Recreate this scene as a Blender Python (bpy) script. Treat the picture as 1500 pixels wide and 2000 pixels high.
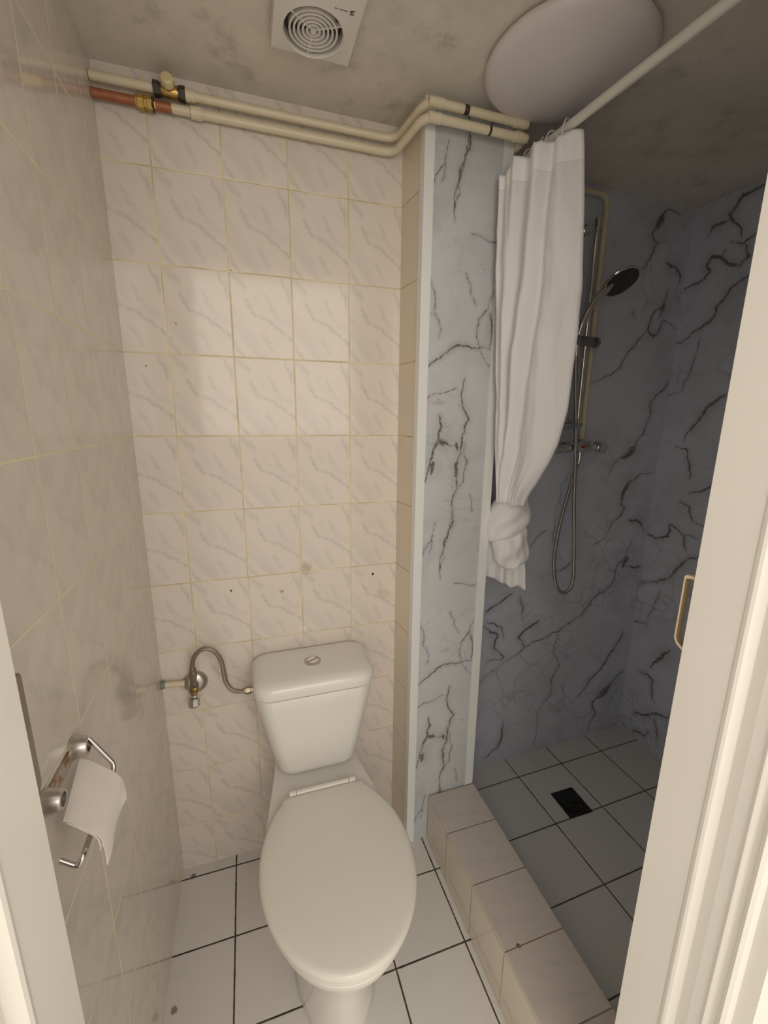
import bpy, bmesh, math, random
import numpy as np
from mathutils import Vector, Matrix, noise

# ---------------------------------------------------------------- scene, camera, light
for o in list(bpy.data.objects):
    bpy.data.objects.remove(o)
SC = bpy.context.scene
COL = SC.collection
PI = math.pi
random.seed(4)

CAM = Vector((0.2633, -1.2087, 1.4043))
CR = Vector((0.95274986, -0.30358766, 0.01011093))
CU = Vector((0.05721189, 0.21203985, 0.9755849))
CF = Vector((0.29831946, 0.92890992, -0.21938976))
cd = bpy.data.cameras.new('camera')
cam = bpy.data.objects.new('camera', cd)
COL.objects.link(cam)
M = Matrix((CR, CU, -CF)).transposed().to_4x4()
M.translation = CAM
cam.matrix_world = M
cd.sensor_fit = 'VERTICAL'
cd.sensor_height = 36.0
cd.sensor_width = 27.0
cd.lens = 836.62 / 2000 * 36
cd.clip_start = 0.01
SC.camera = cam

SC.view_settings.view_transform = 'Standard'
SC.view_settings.look = 'None'
SC.view_settings.gamma = 1.0
SC.view_settings.use_curve_mapping = False
SC.view_settings.exposure = 0.12

W = bpy.data.worlds.new('world')
SC.world = W
W.use_nodes = True
bg = W.node_tree.nodes['Background']
bg.inputs['Color'].default_value = (1.0, 0.90, 0.78, 1)
bg.inputs['Strength'].default_value = 1.05

def area(name, loc, target, sx, sy, power, color):
    l = bpy.data.lights.new(name, 'AREA')
    l.shape = 'RECTANGLE'
    l.size = sx
    l.size_y = sy
    l.energy = power
    l.color = color
    o = bpy.data.objects.new(name, l)
    COL.objects.link(o)
    o.location = loc
    d = Vector(target) - Vector(loc)
    o.rotation_euler = d.to_track_quat('-Z', 'Y').to_euler()
    return o

# daylight from the window of the hall behind the doorway
area('hall_window_light', (0.46, -2.5, 1.87), (0.46, 0.0, 1.87), 1.35, 1.25, 17.0, (1.0, 0.90, 0.77))

# ---------------------------------------------------------------- helpers
def link(o, parent=None):
    COL.objects.link(o)
    if parent is not None:
        o.parent = parent
    return o

def tag(o, label=None, cat=None, group=None, kind=None):
    if label: o['label'] = label
    if cat: o['category'] = cat
    if group: o['group'] = group
    if kind: o['kind'] = kind
    return o

def thing(name, loc, label=None, cat=None, group=None, kind=None):
    o = bpy.data.objects.new(name, None)
    o.empty_display_size = 0.02
    link(o)
    o.location = loc
    return tag(o, label, cat, group, kind)

def root_off(o):
    v = Vector((0, 0, 0))
    while o is not None:
        v += Vector(o.location)
        o = o.parent
    return v

def obj(name, bm, mat, parent=None, smooth=None, label=None, recalc=True):
    """link bm (built in world coordinates) as one mesh object"""
    if recalc:
        bmesh.ops.recalc_face_normals(bm, faces=bm.faces[:])
    off = root_off(parent) if parent is not None else Vector((0, 0, 0))
    if parent is not None:
        bmesh.ops.translate(bm, verts=bm.verts[:], vec=-off)
    me = bpy.data.meshes.new(name)
    bm.to_mesh(me)
    bm.free()
    if smooth is not None:
        me.shade_smooth()
        if smooth < 170:
            me.set_sharp_from_angle(angle=math.radians(smooth))
    if mat is not None:
        for m in (mat if isinstance(mat, (list, tuple)) else [mat]):
            me.materials.append(m)
    o = bpy.data.objects.new(name, me)
    link(o, parent)
    if label: o['label'] = label
    return o

def struct(name, bm, mat, parent=None, smooth=None, recalc=True):
    o = obj(name, bm, mat, parent, smooth, recalc=recalc)
    if parent is None:
        o['kind'] = 'structure'
    return o

def B():
    return bmesh.new()

def box(bm, x0, x1, y0, y1, z0, z1, bevel=0.0, seg=2, mi=0):
    vs = [bm.verts.new(p) for p in ((x0,y0,z0),(x1,y0,z0),(x1,y1,z0),(x0,y1,z0),(x0,y0,z1),(x1,y0,z1),(x1,y1,z1),(x0,y1,z1))]
    fs = [bm.faces.new([vs[i] for i in f]) for f in ((0,3,2,1),(4,5,6,7),(0,1,5,4),(1,2,6,5),(2,3,7,6),(3,0,4,7))]
    for f in fs: f.material_index = mi
    if bevel > 0:
        es = list({e for f in fs for e in f.edges})
        bmesh.ops.bevel(bm, geom=es, offset=bevel, segments=seg, affect='EDGES', profile=0.5)

def prism(bm, pts, z0, z1, bevel=0):
    a = [bm.verts.new((p[0], p[1], z0)) for p in pts]
    b = [bm.verts.new((p[0], p[1], z1)) for p in pts]
    n = len(pts)
    bm.faces.new(a[::-1]); bm.faces.new(b)
    for i in range(n):
        bm.faces.new((a[i], a[(i+1) % n], b[(i+1) % n], b[i]))

def loft(bm, rings, cap0=True, cap1=True, closed=True):
    R = [[bm.verts.new(p) for p in r] for r in rings]
    n = len(R[0])
    for a, b in zip(R, R[1:]):
        for i in range(n if closed else n - 1):
            j = (i + 1) % n
            bm.faces.new((a[i], a[j], b[j], b[i]))
    if cap0: bm.faces.new(R[0][::-1])
    if cap1: bm.faces.new(R[-1])
    return R

def smooth_path(pts, k=8, closed=False):
    """Catmull-Rom through points"""
    P = [Vector(p) for p in pts]
    out = []
    n = len(P)
    for i in range(n - 1):
        p0 = P[i-1] if i > 0 else P[0]*2 - P[1]
        p1, p2 = P[i], P[i+1]
        p3 = P[i+2] if i + 2 < n else P[n-1]*2 - P[n-2]
        for j in range(k):
            t = j / k
            out.append(0.5*((2*p1) + (p2-p0)*t + (2*p0-5*p1+4*p2-p3)*t*t + (3*p1-p0-3*p2+p3)*t**3))
    out.append(P[-1])
    return out

def round_path(pts, r, k=6):
    """polyline with corners rounded to radius r"""
    P = [Vector(p) for p in pts]
    out = [P[0]]
    for i in range(1, len(P)-1):
        a, b, c = P[i-1], P[i], P[i+1]
        u = (a-b); v = (c-b)
        lu, lv = u.length, v.length
        u.normalize(); v.normalize()
        rr = min(r, lu*0.48, lv*0.48)
        p, q = b + u*rr, b + v*rr
        for j in range(k+1):
            t = j/k
            out.append(p*(1-t)**2 + b*2*t*(1-t) + q*t*t)
    out.append(P[-1])
    return out

def tube(bm, path, r, n=12, caps=True):
    """r: number or list / function of fraction"""
    P = [Vector(p) for p in path]
    T = []
    for i in range(len(P)):
        a = P[max(i-1, 0)]; b = P[min(i+1, len(P)-1)]
        d = b - a
        T.append(d.normalized() if d.length > 1e-9 else Vector((0,0,1)))
    up = Vector((0,0,1)) if abs(T[0].z) < 0.9 else Vector((1,0,0))
    nrm = T[0].cross(up).normalized()
    rings = []
    for i, p in enumerate(P):
        if i:
            q = T[i-1].rotation_difference(T[i])
            nrm = (q @ nrm).normalized()
        bn = T[i].cross(nrm).normalized()
        f = i/(len(P)-1)
        rr = r(f) if callable(r) else (r[i] if isinstance(r, (list, tuple)) else r)
        rings.append([p + nrm*rr*math.cos(2*PI*j/n) + bn*rr*math.sin(2*PI*j/n) for j in range(n)])
    loft(bm, rings, caps, caps)

def frame_of(axis):
    a = Vector(axis).normalized()
    up = Vector((0,0,1)) if abs(a.z) < 0.9 else Vector((1,0,0))
    u = a.cross(up).normalized()
    return a, u, a.cross(u).normalized()

def lathe(bm, o, axis, prof, n=24, caps=True):
    """prof: list of (distance along axis, radius)"""
    a, u, v = frame_of(axis)
    o = Vector(o)
    rings = [[o + a*d + u*max(r,1e-5)*math.cos(2*PI*j/n) + v*max(r,1e-5)*math.sin(2*PI*j/n) for j in range(n)] for d, r in prof]
    loft(bm, rings, caps, caps)

def torus(bm, o, axis, R, r, n=32, m=8):
    a, u, v = frame_of(axis)
    o = Vector(o)
    rings = []
    for i in range(n):
        t = 2*PI*i/n
        c = u*math.cos(t) + v*math.sin(t)
        rings.append([bm.verts.new(o + c*(R + r*math.cos(2*PI*j/m)) + a*r*math.sin(2*PI*j/m)) for j in range(m)])
    for i in range(n):
        A, C2 = rings[i], rings[(i+1) % n]
        for j in range(m):
            k = (j+1) % m
            bm.faces.new((A[j], A[k], C2[k], C2[j]))

# ---------------------------------------------------------------- materials
class NT:
    def __init__(self, name, rough=0.5, spec=0.5, metallic=0.0, base=None, coat=0.0):
        self.m = bpy.data.materials.new(name)
        self.m.use_nodes = True
        self.t = self.m.node_tree
        self.b = self.t.nodes['Principled BSDF']
        self.b.inputs['Roughness'].default_value = rough
        self.b.inputs['Specular IOR Level'].default_value = spec
        self.b.inputs['Metallic'].default_value = metallic
        self.b.inputs['Coat Weight'].default_value = coat
        if base: self.b.inputs['Base Color'].default_value = (*base, 1)
    def n(self, kind, **kw):
        nd = self.t.nodes.new(kind)
        for k, v in kw.items(): setattr(nd, k, v)
        return nd
    def set(self, sock, val):
        if isinstance(val, bpy.types.NodeSocket): self.t.links.new(val, sock)
        elif isinstance(val, (tuple, list)) and len(val) == 3 and sock.type == 'RGBA': sock.default_value = (*val, 1)
        else: sock.default_value = val
    def math(self, op, a, b=0.0, c=0.0, clamp=False):
        nd = self.n('ShaderNodeMath', operation=op, use_clamp=clamp)
        self.set(nd.inputs[0], a); self.set(nd.inputs[1], b); self.set(nd.inputs[2], c)
        return nd.outputs[0]
    def mix(self, f, a, b, mode='MIX'):
        nd = self.n('ShaderNodeMix', data_type='RGBA', blend_type=mode)
        self.set(nd.inputs[0], f); self.set(nd.inputs[6], a); self.set(nd.inputs[7], b)
        return nd.outputs[2]
    def rng(self, v, a, b, c=0.0, d=1.0, smooth=True):
        nd = self.n('ShaderNodeMapRange', interpolation_type='SMOOTHSTEP' if smooth else 'LINEAR', clamp=True)
        for i, x in enumerate((v, a, b, c, d)): self.set(nd.inputs[i], x)
        return nd.outputs[0]
    def xyz(self):
        tc = self.n('ShaderNodeTexCoord')
        s = self.n('ShaderNodeSeparateXYZ')
        self.t.links.new(tc.outputs['Object'], s.inputs[0])
        return tc.outputs['Object'], s.outputs[0], s.outputs[1], s.outputs[2]
    def comb(self, x, y, z=0.0):
        nd = self.n('ShaderNodeCombineXYZ')
        self.set(nd.inputs[0], x); self.set(nd.inputs[1], y); self.set(nd.inputs[2], z)
        return nd.outputs[0]
    def noise(self, vec, scale, detail=3.0, rough=0.5, dist=0.0):
        nd = self.n('ShaderNodeTexNoise')
        self.set(nd.inputs['Vector'], vec)
        nd.inputs['Scale'].default_value = scale
        nd.inputs['Detail'].default_value = detail
        nd.inputs['Roughness'].default_value = rough
        nd.inputs['Distortion'].default_value = dist
        return nd.outputs['Fac']
    def mapping(self, vec, rot=(0,0,0), scale=(1,1,1), loc=(0,0,0)):
        nd = self.n('ShaderNodeMapping')
        self.set(nd.inputs['Vector'], vec)
        nd.inputs['Rotation'].default_value = rot
        nd.inputs['Scale'].default_value = scale
        nd.inputs['Location'].default_value = loc
        return nd.outputs[0]
    def bump(self, h, dist=0.001, strength=1.0):
        nd = self.n('ShaderNodeBump')
        self.set(nd.inputs['Height'], h)
        nd.inputs['Distance'].default_value = dist
        nd.inputs['Strength'].default_value = strength
        self.t.links.new(nd.outputs[0], self.b.inputs['Normal'])
    def color(self, v): self.set(self.b.inputs['Base Color'], v)
    def rough(self, v): self.set(self.b.inputs['Roughness'], v)

def plain(name, base, rough=0.5, metallic=0.0, spec=0.5, coat=0.0, vary=0.06, scale=30.0):
    """one colour with a slight procedural variation"""
    s = NT(name, rough, spec, metallic, base, coat)
    o, x, y, z = s.xyz()
    f = s.noise(o, scale, 4.0, 0.6)
    lo = tuple(c*(1-vary) for c in base); hi = tuple(min(1, c*(1+vary)) for c in base)
    s.color(s.mix(f, lo, hi))
    return s.m

def tile_mat(name, ua, va, pu, pv, ou, ov, gw, grout, base, streak=None, srot=-0.95, rough=0.12, spec=0.5, rot=0.0,
             vary=0.03, dirt=None, spots=(), cloud=None, grout_dirt=None, pillow=0.5, s_amt=0.55, swid=1.0):
    s = NT(name, rough, spec)
    o, X, Y, Z = s.xyz()
    ax = {'x': X, 'y': Y, 'z': Z}
    u, v = ax[ua], ax[va]
    if rot:
        c, sn = math.cos(rot), math.sin(rot)
        u2 = s.math('ADD', s.math('MULTIPLY', u, c), s.math('MULTIPLY', v, sn))
        v2 = s.math('SUBTRACT', s.math('MULTIPLY', v, c), s.math('MULTIPLY', u, sn))
        u, v = u2, v2
    cu = s.math('DIVIDE', s.math('SUBTRACT', u, ou), pu)
    cv = s.math('DIVIDE', s.math('SUBTRACT', v, ov), pv)
    fu, fv = s.math('FRACT', cu), s.math('FRACT', cv)
    def edge(f, p):
        return s.math('MULTIPLY', s.math('SUBTRACT', 0.5, s.math('ABSOLUTE', s.math('SUBTRACT', f, 0.5))), p)
    e = s.math('MINIMUM', edge(fu, pu), edge(fv, pv))
    wob = s.math('MULTIPLY', s.math('SUBTRACT', s.noise(o, 60.0, 2.0), 0.5), gw*0.5)
    e = s.math('ADD', e, wob)
    mask = s.rng(e, gw*0.5, gw*0.5 + 0.0007)
    idn = s.n('ShaderNodeTexWhiteNoise', noise_dimensions='2D')
    s.set(idn.inputs['Vector'], s.comb(s.math('FLOOR', cu), s.math('FLOOR', cv)))
    tid = idn.outputs['Value']
    dark = tuple(c*(1-vary) for c in base)
    col = s.mix(tid, dark, base)
    if cloud:
        col = s.mix(s.rng(s.noise(o, 5.0, 3.0, 0.55), 0.35, 0.7, 0.0, 0.6), col, cloud)
    if streak:
        loc = s.comb(s.math('MULTIPLY', fu, pu), s.math('MULTIPLY', fv, pv), 0.0)
        # printed marbling, the same on every tile: soft strokes running down to the right
        wx = s.math('MULTIPLY', s.math('SUBTRACT', s.noise(s.mapping(loc, loc=(1, 2, 0)), 26.0, 3.0, 0.6), 0.5), 0.22)
        wy = s.math('MULTIPLY', s.math('SUBTRACT', s.noise(s.mapping(loc, loc=(5, 7, 0)), 26.0, 3.0, 0.6), 0.5), 0.16)
        lu, lv = s.math('ADD', fu, wx), s.math('ADD', s.math('SUBTRACT', 1.0, fv), wy)
        acc = None
        for (ax_, ay_, bx_, by_, w_, am_) in ((0.24, 0.33, 0.36, 0.47, 0.030, 1.0), (0.36, 0.47, 0.60, 0.54, 0.024, 0.8), (0.60, 0.54, 0.96, 0.77, 0.022, 1.0), (0.82, 0.02, 0.95, 0.28, 0.022, 0.85),
                (0.04, 0.01, 0.22, 0.16, 0.045, 0.8), (0.50, 0.74, 0.64, 0.90, 0.050, 0.6), (0.56, 0.24, 0.67, 0.42, 0.022, 0.6), (0.04, 0.84, 0.16, 1.0, 0.032, 0.9), (0.70, 0.50, 0.95, 0.58, 0.05, 0.4)):
            ax_ -= 0.0; dx_, dy_ = bx_-ax_, by_-ay_; L2 = dx_*dx_+dy_*dy_
            px_ = s.math('SUBTRACT', lu, ax_); py_ = s.math('SUBTRACT', lv, ay_)
            t_ = s.math('ADD', s.math('MULTIPLY', px_, dx_/L2), s.math('MULTIPLY', py_, dy_/L2), clamp=True)
            ex = s.math('SUBTRACT', px_, s.math('MULTIPLY', t_, dx_)); ey = s.math('SUBTRACT', py_, s.math('MULTIPLY', t_, dy_))
            dd_ = s.math('SQRT', s.math('ADD', s.math('MULTIPLY', ex, ex), s.math('MULTIPLY', ey, ey)))
            m_ = s.rng(dd_, 0.0, w_*1.6*swid, am_, 0.0)
            acc = m_ if acc is None else s.math('MAXIMUM', acc, m_)
        grain = s.rng(s.noise(s.mapping(loc, scale=(1, 1, 1)), 60.0, 4.0, 0.7), 0.3, 0.7, 0.35, 1.0)
        col = s.mix(s.math('MULTIPLY', s.math('MULTIPLY', acc, grain), s_amt), col, streak)
        soft = s.rng(s.noise(s.mapping(s.mapping(loc, rot=(0, 0, srot)), scale=(9, 26, 1), loc=(7, 1, 0)), 1.0, 2.0, 0.5, 0.5), 0.45, 0.75, 0.0, 0.22)
        col = s.mix(soft, col, streak)
    g = grout
    gcol = s.mix(s.rng(s.noise(o, 9.0, 4.0, 0.6), 0.42, 0.62), g, grout_dirt if grout_dirt else tuple(c*0.8 for c in g))
    if dirt:
        amt, dcol = dirt
        dm = s.math('MULTIPLY', s.rng(s.noise(o, 14.0, 6.0, 0.7), 0.55, 0.8), amt)
        col = s.mix(dm, col, dcol)
    for (pu_, pv_, r_, c_, a_) in spots:
        d = s.math('SQRT', s.math('ADD', s.math('POWER', s.math('SUBTRACT', u, pu_), 2.0), s.math('POWER', s.math('SUBTRACT', v, pv_), 2.0)))
        d = s.math('ADD', d, s.math('MULTIPLY', s.math('SUBTRACT', s.noise(o, 90.0, 3.0), 0.5), r_*1.2))
        sm = s.rng(d, r_*0.5, r_*1.1, a_, 0.0)
        col = s.mix(sm, col, c_)
    s.color(s.mix(mask, gcol, col))
    s.rough(s.math('ADD', s.math('MULTIPLY', s.math('SUBTRACT', 1.0, mask), 0.5), s.math('ADD', rough, s.math('MULTIPLY', s.noise(o, 12.0, 3.0), 0.06))))
    h = s.math('ADD', s.rng(e, gw*0.4, gw*0.5 + 0.0016), s.math('MULTIPLY', s.noise(o, 7.0, 2.0), 0.6*pillow))
    s.bump(h, 0.0004, 1.0)
    return s.m
VEINS_PILLAR=[(1.6,[(0.837, 1.506), (0.831, 1.477), (0.838, 1.423), (0.854, 1.395), (0.843, 1.375), (0.837, 1.34), (0.835, 1.304), (0.827, 1.254), (0.825, 1.196), (0.817, 1.136), (0.807, 1.061), (0.799, 0.999), (0.788, 0.936)]),(1,[(0.842, 1.333), (0.856, 1.282), (0.848, 1.224), (0.825, 1.196)]),(2.2,[(0.765, 1.407), (0.773, 1.376), (0.765, 1.34), (0.75, 1.304), (0.739, 1.268), (0.729, 1.226)]),(4.5,[(0.768, 1.337), (0.79, 1.332)]),(0.8,[(0.79, 1.329), (0.822, 1.326)]),(2.6,[(0.821, 1.331), (0.824, 1.312)]),(2.6,[(0.821, 1.276), (0.821, 1.24)]),(4,[(0.752, 1.278), (0.747, 1.249)]),(0.7,[(0.725, 1.448), (0.751, 1.464), (0.796, 1.473), (0.815, 1.479)]),(1.5,[(0.729, 1.529), (0.762, 1.554), (0.793, 1.579), (0.815, 1.588), (0.851, 1.582), (0.884, 1.587), (0.914, 1.581)]),(0.9,[(0.91, 1.729), (0.896, 1.686), (0.869, 1.655), (0.866, 1.608), (0.88, 1.575), (0.911, 1.537)]),(2,[(0.901, 1.672), (0.911, 1.625), (0.906, 1.591)]),(0.9,[(0.727, 1.739), (0.741, 1.71), (0.742, 1.66), (0.759, 1.627), (0.754, 1.601)]),(0.7,[(0.826, 1.762), (0.841, 1.732), (0.858, 1.688)]),(0.8,[(0.759, 2.007), (0.741, 1.978), (0.729, 1.949)]),(1.6,[(0.817, 2.078), (0.819, 2.036), (0.805, 2.001), (0.794, 1.961), (0.786, 1.942), (0.786, 1.889)]),(0.7,[(0.87, 1.186), (0.881, 1.133)]),(0.7,[(0.765, 1.109), (0.749, 1.019)]),(0.6,[(0.836, 0.915), (0.936, 0.9)]),]
VEINS_BACK=[(2,[(1.739, 2.096), (1.68, 2.099), (1.649, 2.062), (1.625, 2.017), (1.655, 1.996), (1.633, 1.95), (1.614, 1.914), (1.583, 1.89)]),(7,[(1.664, 2.082), (1.649, 2.041)]),(3.5,[(1.714, 1.939), (1.756, 1.93), (1.787, 1.907), (1.787, 1.885)]),(2.2,[(1.737, 1.856), (1.723, 1.801), (1.673, 1.752), (1.665, 1.714), (1.697, 1.694), (1.72, 1.718), (1.726, 1.751), (1.784, 1.737), (1.804, 1.729)]),(6,[(1.728, 1.803), (1.714, 1.761)]),(1.6,[(1.665, 1.714), (1.612, 1.655), (1.573, 1.613), (1.542, 1.57), (1.489, 1.547), (1.436, 1.524)]),(2,[(1.803, 1.536), (1.778, 1.506), (1.732, 1.467), (1.734, 1.407), (1.714, 1.345), (1.681, 1.299), (1.634, 1.269), (1.588, 1.239), (1.565, 1.193)]),(6,[(1.678, 1.288), (1.626, 1.257)]),(4.5,[(1.737, 1.471), (1.726, 1.444)]),(1.8,[(1.798, 1.193), (1.723, 1.187), (1.657, 1.142), (1.647, 1.077), (1.671, 1.059), (1.617, 1.005), (1.585, 0.941), (1.537, 0.921)]),(6,[(1.684, 1.165), (1.649, 1.096)]),(3.2,[(1.702, 1.007), (1.759, 0.995), (1.795, 0.957)]),(1.9,[(1.731, 0.911), (1.708, 0.852), (1.671, 0.812), (1.669, 0.76), (1.622, 0.712), (1.562, 0.685), (1.508, 0.621), (1.411, 0.575), (1.353, 0.558), (1.267, 0.538), (1.195, 0.5), (1.106, 0.457), (1.055, 0.415)]),(7,[(1.726, 0.846), (1.704, 0.809)]),(3,[(1.802, 0.802), (1.729, 0.81)]),(3,[(1.305, 0.636), (1.268, 0.616), (1.215, 0.583), (1.248, 0.533)]),(2.6,[(1.056, 0.652), (1.121, 0.608), (1.107, 0.56), (1.157, 0.507), (1.084, 0.504)]),(2,[(1.068, 0.669), (1.137, 0.636), (1.15, 0.581)]),(1.4,[(1.409, 0.593), (1.391, 0.488), (1.43, 0.416), (1.396, 0.358), (1.404, 0.289), (1.357, 0.253), (1.345, 0.169), (1.341, 0.061)]),(3,[(1.756, 0.516), (1.732, 0.452), (1.676, 0.375), (1.626, 0.327), (1.579, 0.268), (1.549, 0.246)]),(2.4,[(1.791, 0.312), (1.696, 0.249), (1.635, 0.195), (1.667, 0.136), (1.633, 0.051)]),(8,[(1.724, 0.255), (1.673, 0.211)]),(2.6,[(1.181, 0.221), (1.177, 0.146), (1.162, 0.103), (1.106, 0.071)]),(3,[(1.065, 0.708), (1.139, 0.749), (1.171, 0.765)]),(1.8,[(1.208, 0.752), (1.227, 0.649)]),(0.9,[(1.37, 1.2), (1.347, 1.164), (1.345, 1.103), (1.338, 1.011), (1.336, 0.947)]),(1.4,[(1.434, 0.864), (1.379, 0.829)]),(1.1,[(1.302, 0.998), (1.235, 0.941)]),(2,[(1.584, 1.77), (1.597, 1.751)]),]
VEINS_RIGHT=[(3,[(-0.139, 2.104), (-0.108, 2.102), (-0.078, 2.1), (-0.062, 2.076), (-0.043, 2.06), (-0.057, 2.035), (-0.082, 2.01), (-0.095, 1.977)]),(2.4,[(-0.046, 2.042), (-0.017, 2.041), (0.009, 2.038), (0.019, 2.017)]),(2,[(-0.14, 1.973), (-0.119, 1.962), (-0.1, 1.952), (-0.063, 1.973)]),(2.8,[(-0.113, 1.945), (-0.129, 1.908), (-0.103, 1.888), (-0.076, 1.899), (-0.04, 1.932), (-0.007, 1.945), (0.008, 1.924), (-0.01, 1.898), (0.009, 1.878), (0.052, 1.871), (0.088, 1.866), (0.085, 1.852)]),(1.6,[(-0.04, 1.932), (-0.049, 1.954)]),(2.4,[(-0.142, 1.849), (-0.117, 1.84), (-0.089, 1.827), (-0.073, 1.798), (-0.05, 1.777), (-0.046, 1.743), (-0.021, 1.726), (0.015, 1.71), (0.042, 1.69), (0.055, 1.675), (0.088, 1.676)]),(1.2,[(-0.014, 1.682), (-0.002, 1.611), (0.006, 1.569), (0.026, 1.504), (0.09, 1.492)]),(3,[(-0.131, 1.483), (-0.094, 1.457), (-0.06, 1.408), (-0.023, 1.357), (-0.013, 1.326)]),(1.8,[(-0.056, 1.187), (-0.041, 1.253), (-0.026, 1.297), (0.016, 1.302)]),(2.4,[(-0.155, 1.194), (-0.118, 1.159), (-0.069, 1.135)]),(1.8,[(-0.036, 1.098), (-0.078, 1.083), (-0.093, 1.04), (-0.134, 1.027)]),(2.4,[(0.1, 0.942), (0.041, 0.932), (-0.009, 0.954), (-0.01, 1.004), (-0.064, 0.977), (-0.12, 0.977)]),(2,[(-0.073, 0.976), (-0.077, 0.949), (-0.09, 0.921)]),(2.4,[(-0.139, 0.912), (-0.083, 0.869), (-0.051, 0.808), (0.003, 0.762), (0.085, 0.73)]),(1.3,[(-0.015, 0.734), (-0.002, 0.675), (0.019, 0.602), (0.021, 0.554)]),(1.8,[(0.091, 0.548), (0.019, 0.574)]),(3.4,[(-0.093, 0.51), (-0.054, 0.447), (-0.025, 0.396)]),(2.2,[(0.021, 0.343), (-0.017, 0.357), (-0.043, 0.345), (-0.044, 0.312), (-0.057, 0.263), (-0.072, 0.255)]),(2.4,[(0.015, 0.147), (-0.037, 0.175), (-0.08, 0.212), (-0.124, 0.226), (-0.141, 0.253)]),(2,[(0.011, 0.056), (-0.018, 0.074), (-0.048, 0.078), (-0.062, 0.114)]),(1.6,[(-0.073, 0.192), (-0.097, 0.137), (-0.107, 0.076)]),]

TILE_GROUT = (0.56, 0.47, 0.27)
TILE_BASE = (0.75, 0.685, 0.63)
TILE_STREAK = (0.46, 0.43, 0.42)
HOLE = (0.02, 0.015, 0.01)
RUST = (0.30, 0.19, 0.07)

M_TILE_BACK = tile_mat('marbled_wall_tile_back', 'x', 'z', 0.15, 0.1977, 0.0977, 1.7435 - 0.1977*9, 0.0024, (0.74, 0.65, 0.43), TILE_BASE,
    TILE_STREAK, srot=0.85, rough=0.06, spec=0.30, grout_dirt=(0.58, 0.49, 0.30), s_amt=0.55,
    spots=[(0.2, 0.917, 0.0042, HOLE, 1.0), (0.617, 0.923, 0.0045, HOLE, 1.0), (0.119, 1.616, 0.003, RUST, 0.9), (0.045, 1.516, 0.003, RUST, 0.9),
           (0.340, 0.899, 0.006, (0.35, 0.28, 0.12), 0.8), (0.252, 1.745, 0.004, HOLE, 0.8), (0.412, 0.962, 0.022, RUST, 0.35), (0.64, 0.86, 0.012, RUST, 0.2), (0.66, 0.85, 0.02, RUST, 0.12)])
M_TILE_LEFT = tile_mat('marbled_wall_tile_left', 'y', 'z', 0.1457, 0.2004, -0.5352, 1.5477 - 0.2004*8, 0.0024, (0.84, 0.75, 0.52), (0.70, 0.64, 0.575),
    TILE_STREAK, srot=-0.9, rough=0.055, grout_dirt=(0.80, 0.70, 0.46), pillow=0.2, s_amt=0.34, swid=1.5)
M_TILE_SIDE = tile_mat('cream_wall_tile_side', 'y', 'z', 0.6, 0.1977, -0.45, 1.7435 - 0.1977*9, 0.0016, (0.58, 0.42, 0.24), (0.78, 0.69, 0.55),
    None, rough=0.12)
M_FLOOR = tile_mat('white_floor_tile', 'x', 'y', 0.2, 0.2, 0.158 - 0.2, -0.235 - 0.8, 0.0036, (0.085, 0.062, 0.04), (0.71, 0.70, 0.67),
    None, rough=0.16, vary=0.05, dirt=(0.35, (0.45, 0.42, 0.36)), grout_dirt=(0.035, 0.028, 0.02),
    spots=[(0.020, -0.350, 0.010, (0.16, 0.13, 0.07), 0.8), (0.03, -0.03, 0.010, (0.05, 0.04, 0.03), 0.8)])
M_SHOWER_FLOOR = tile_mat('white_shower_floor_tile', 'x', 'y', 0.2065, 0.2075, 1.2015 - 0.2065*3, -0.0715 - 0.2075*5, 0.0036, (0.13, 0.11, 0.06), (0.68, 0.69, 0.69),
    None, rough=0.16, vary=0.05, rot=0.03, dirt=(0.3, (0.42, 0.42, 0.36)), grout_dirt=(0.06, 0.05, 0.03))
CURB_BASE = (0.60, 0.55, 0.51)
M_CURB_TOP = tile_mat('marbled_kerb_tile_top', 'y', 'x', 0.1535, 0.6, -0.2695, 0.5, 0.0022, (0.26, 0.20, 0.13), CURB_BASE,
    (0.40, 0.38, 0.38), srot=0.8, rough=0.16, s_amt=0.3, swid=1.4, spots=[(-0.425, 0.865, 0.004, (0.9, 0.9, 0.88), 0.8), (-0.575, 0.815, 0.006, HOLE, 0.8)])
M_CURB_SIDE = tile_mat('marbled_kerb_tile_side', 'y', 'z', 0.1535, 0.6, -0.2695, -0.2, 0.0026, (0.50, 0.40, 0.22), (0.70, 0.63, 0.54),
    None, rough=0.14)
M_EDGE = plain('cream_edge_grout', (0.50, 0.42, 0.28), 0.4, vary=0.25, scale=60)
M_BEAD = plain('white_corner_bead', (0.80, 0.83, 0.83), 0.28, vary=0.02)
M_PLASTIC = plain('white_plastic', (0.74, 0.72, 0.68), 0.30, vary=0.02)
M_PORCELAIN = plain('white_porcelain', (0.80, 0.79, 0.75), 0.09, vary=0.015, scale=8)
M_SEAT = plain('toilet_seat_plastic', (0.74, 0.72, 0.67), 0.22, vary=0.012, scale=8)
M_CHROME = plain('chrome', (0.72, 0.71, 0.69), 0.09, metallic=1.0, vary=0.03)
M_BRUSHED = plain('dull_chrome', (0.55, 0.53, 0.50), 0.30, metallic=1.0, vary=0.12)
M_OLDMETAL = plain('tarnished_metal', (0.33, 0.28, 0.22), 0.36, metallic=0.9, vary=0.25, scale=50)
M_PIPE = plain('cream_pipe_paint', (0.72, 0.64, 0.48), 0.32, vary=0.05, scale=40)
M_COPPER = plain('bare_copper', (0.40, 0.16, 0.09), 0.5, metallic=0.5, vary=0.35, scale=70)
M_BRASS = plain('old_brass', (0.50, 0.34, 0.11), 0.34, metallic=0.9, vary=0.35, scale=90)
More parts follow.
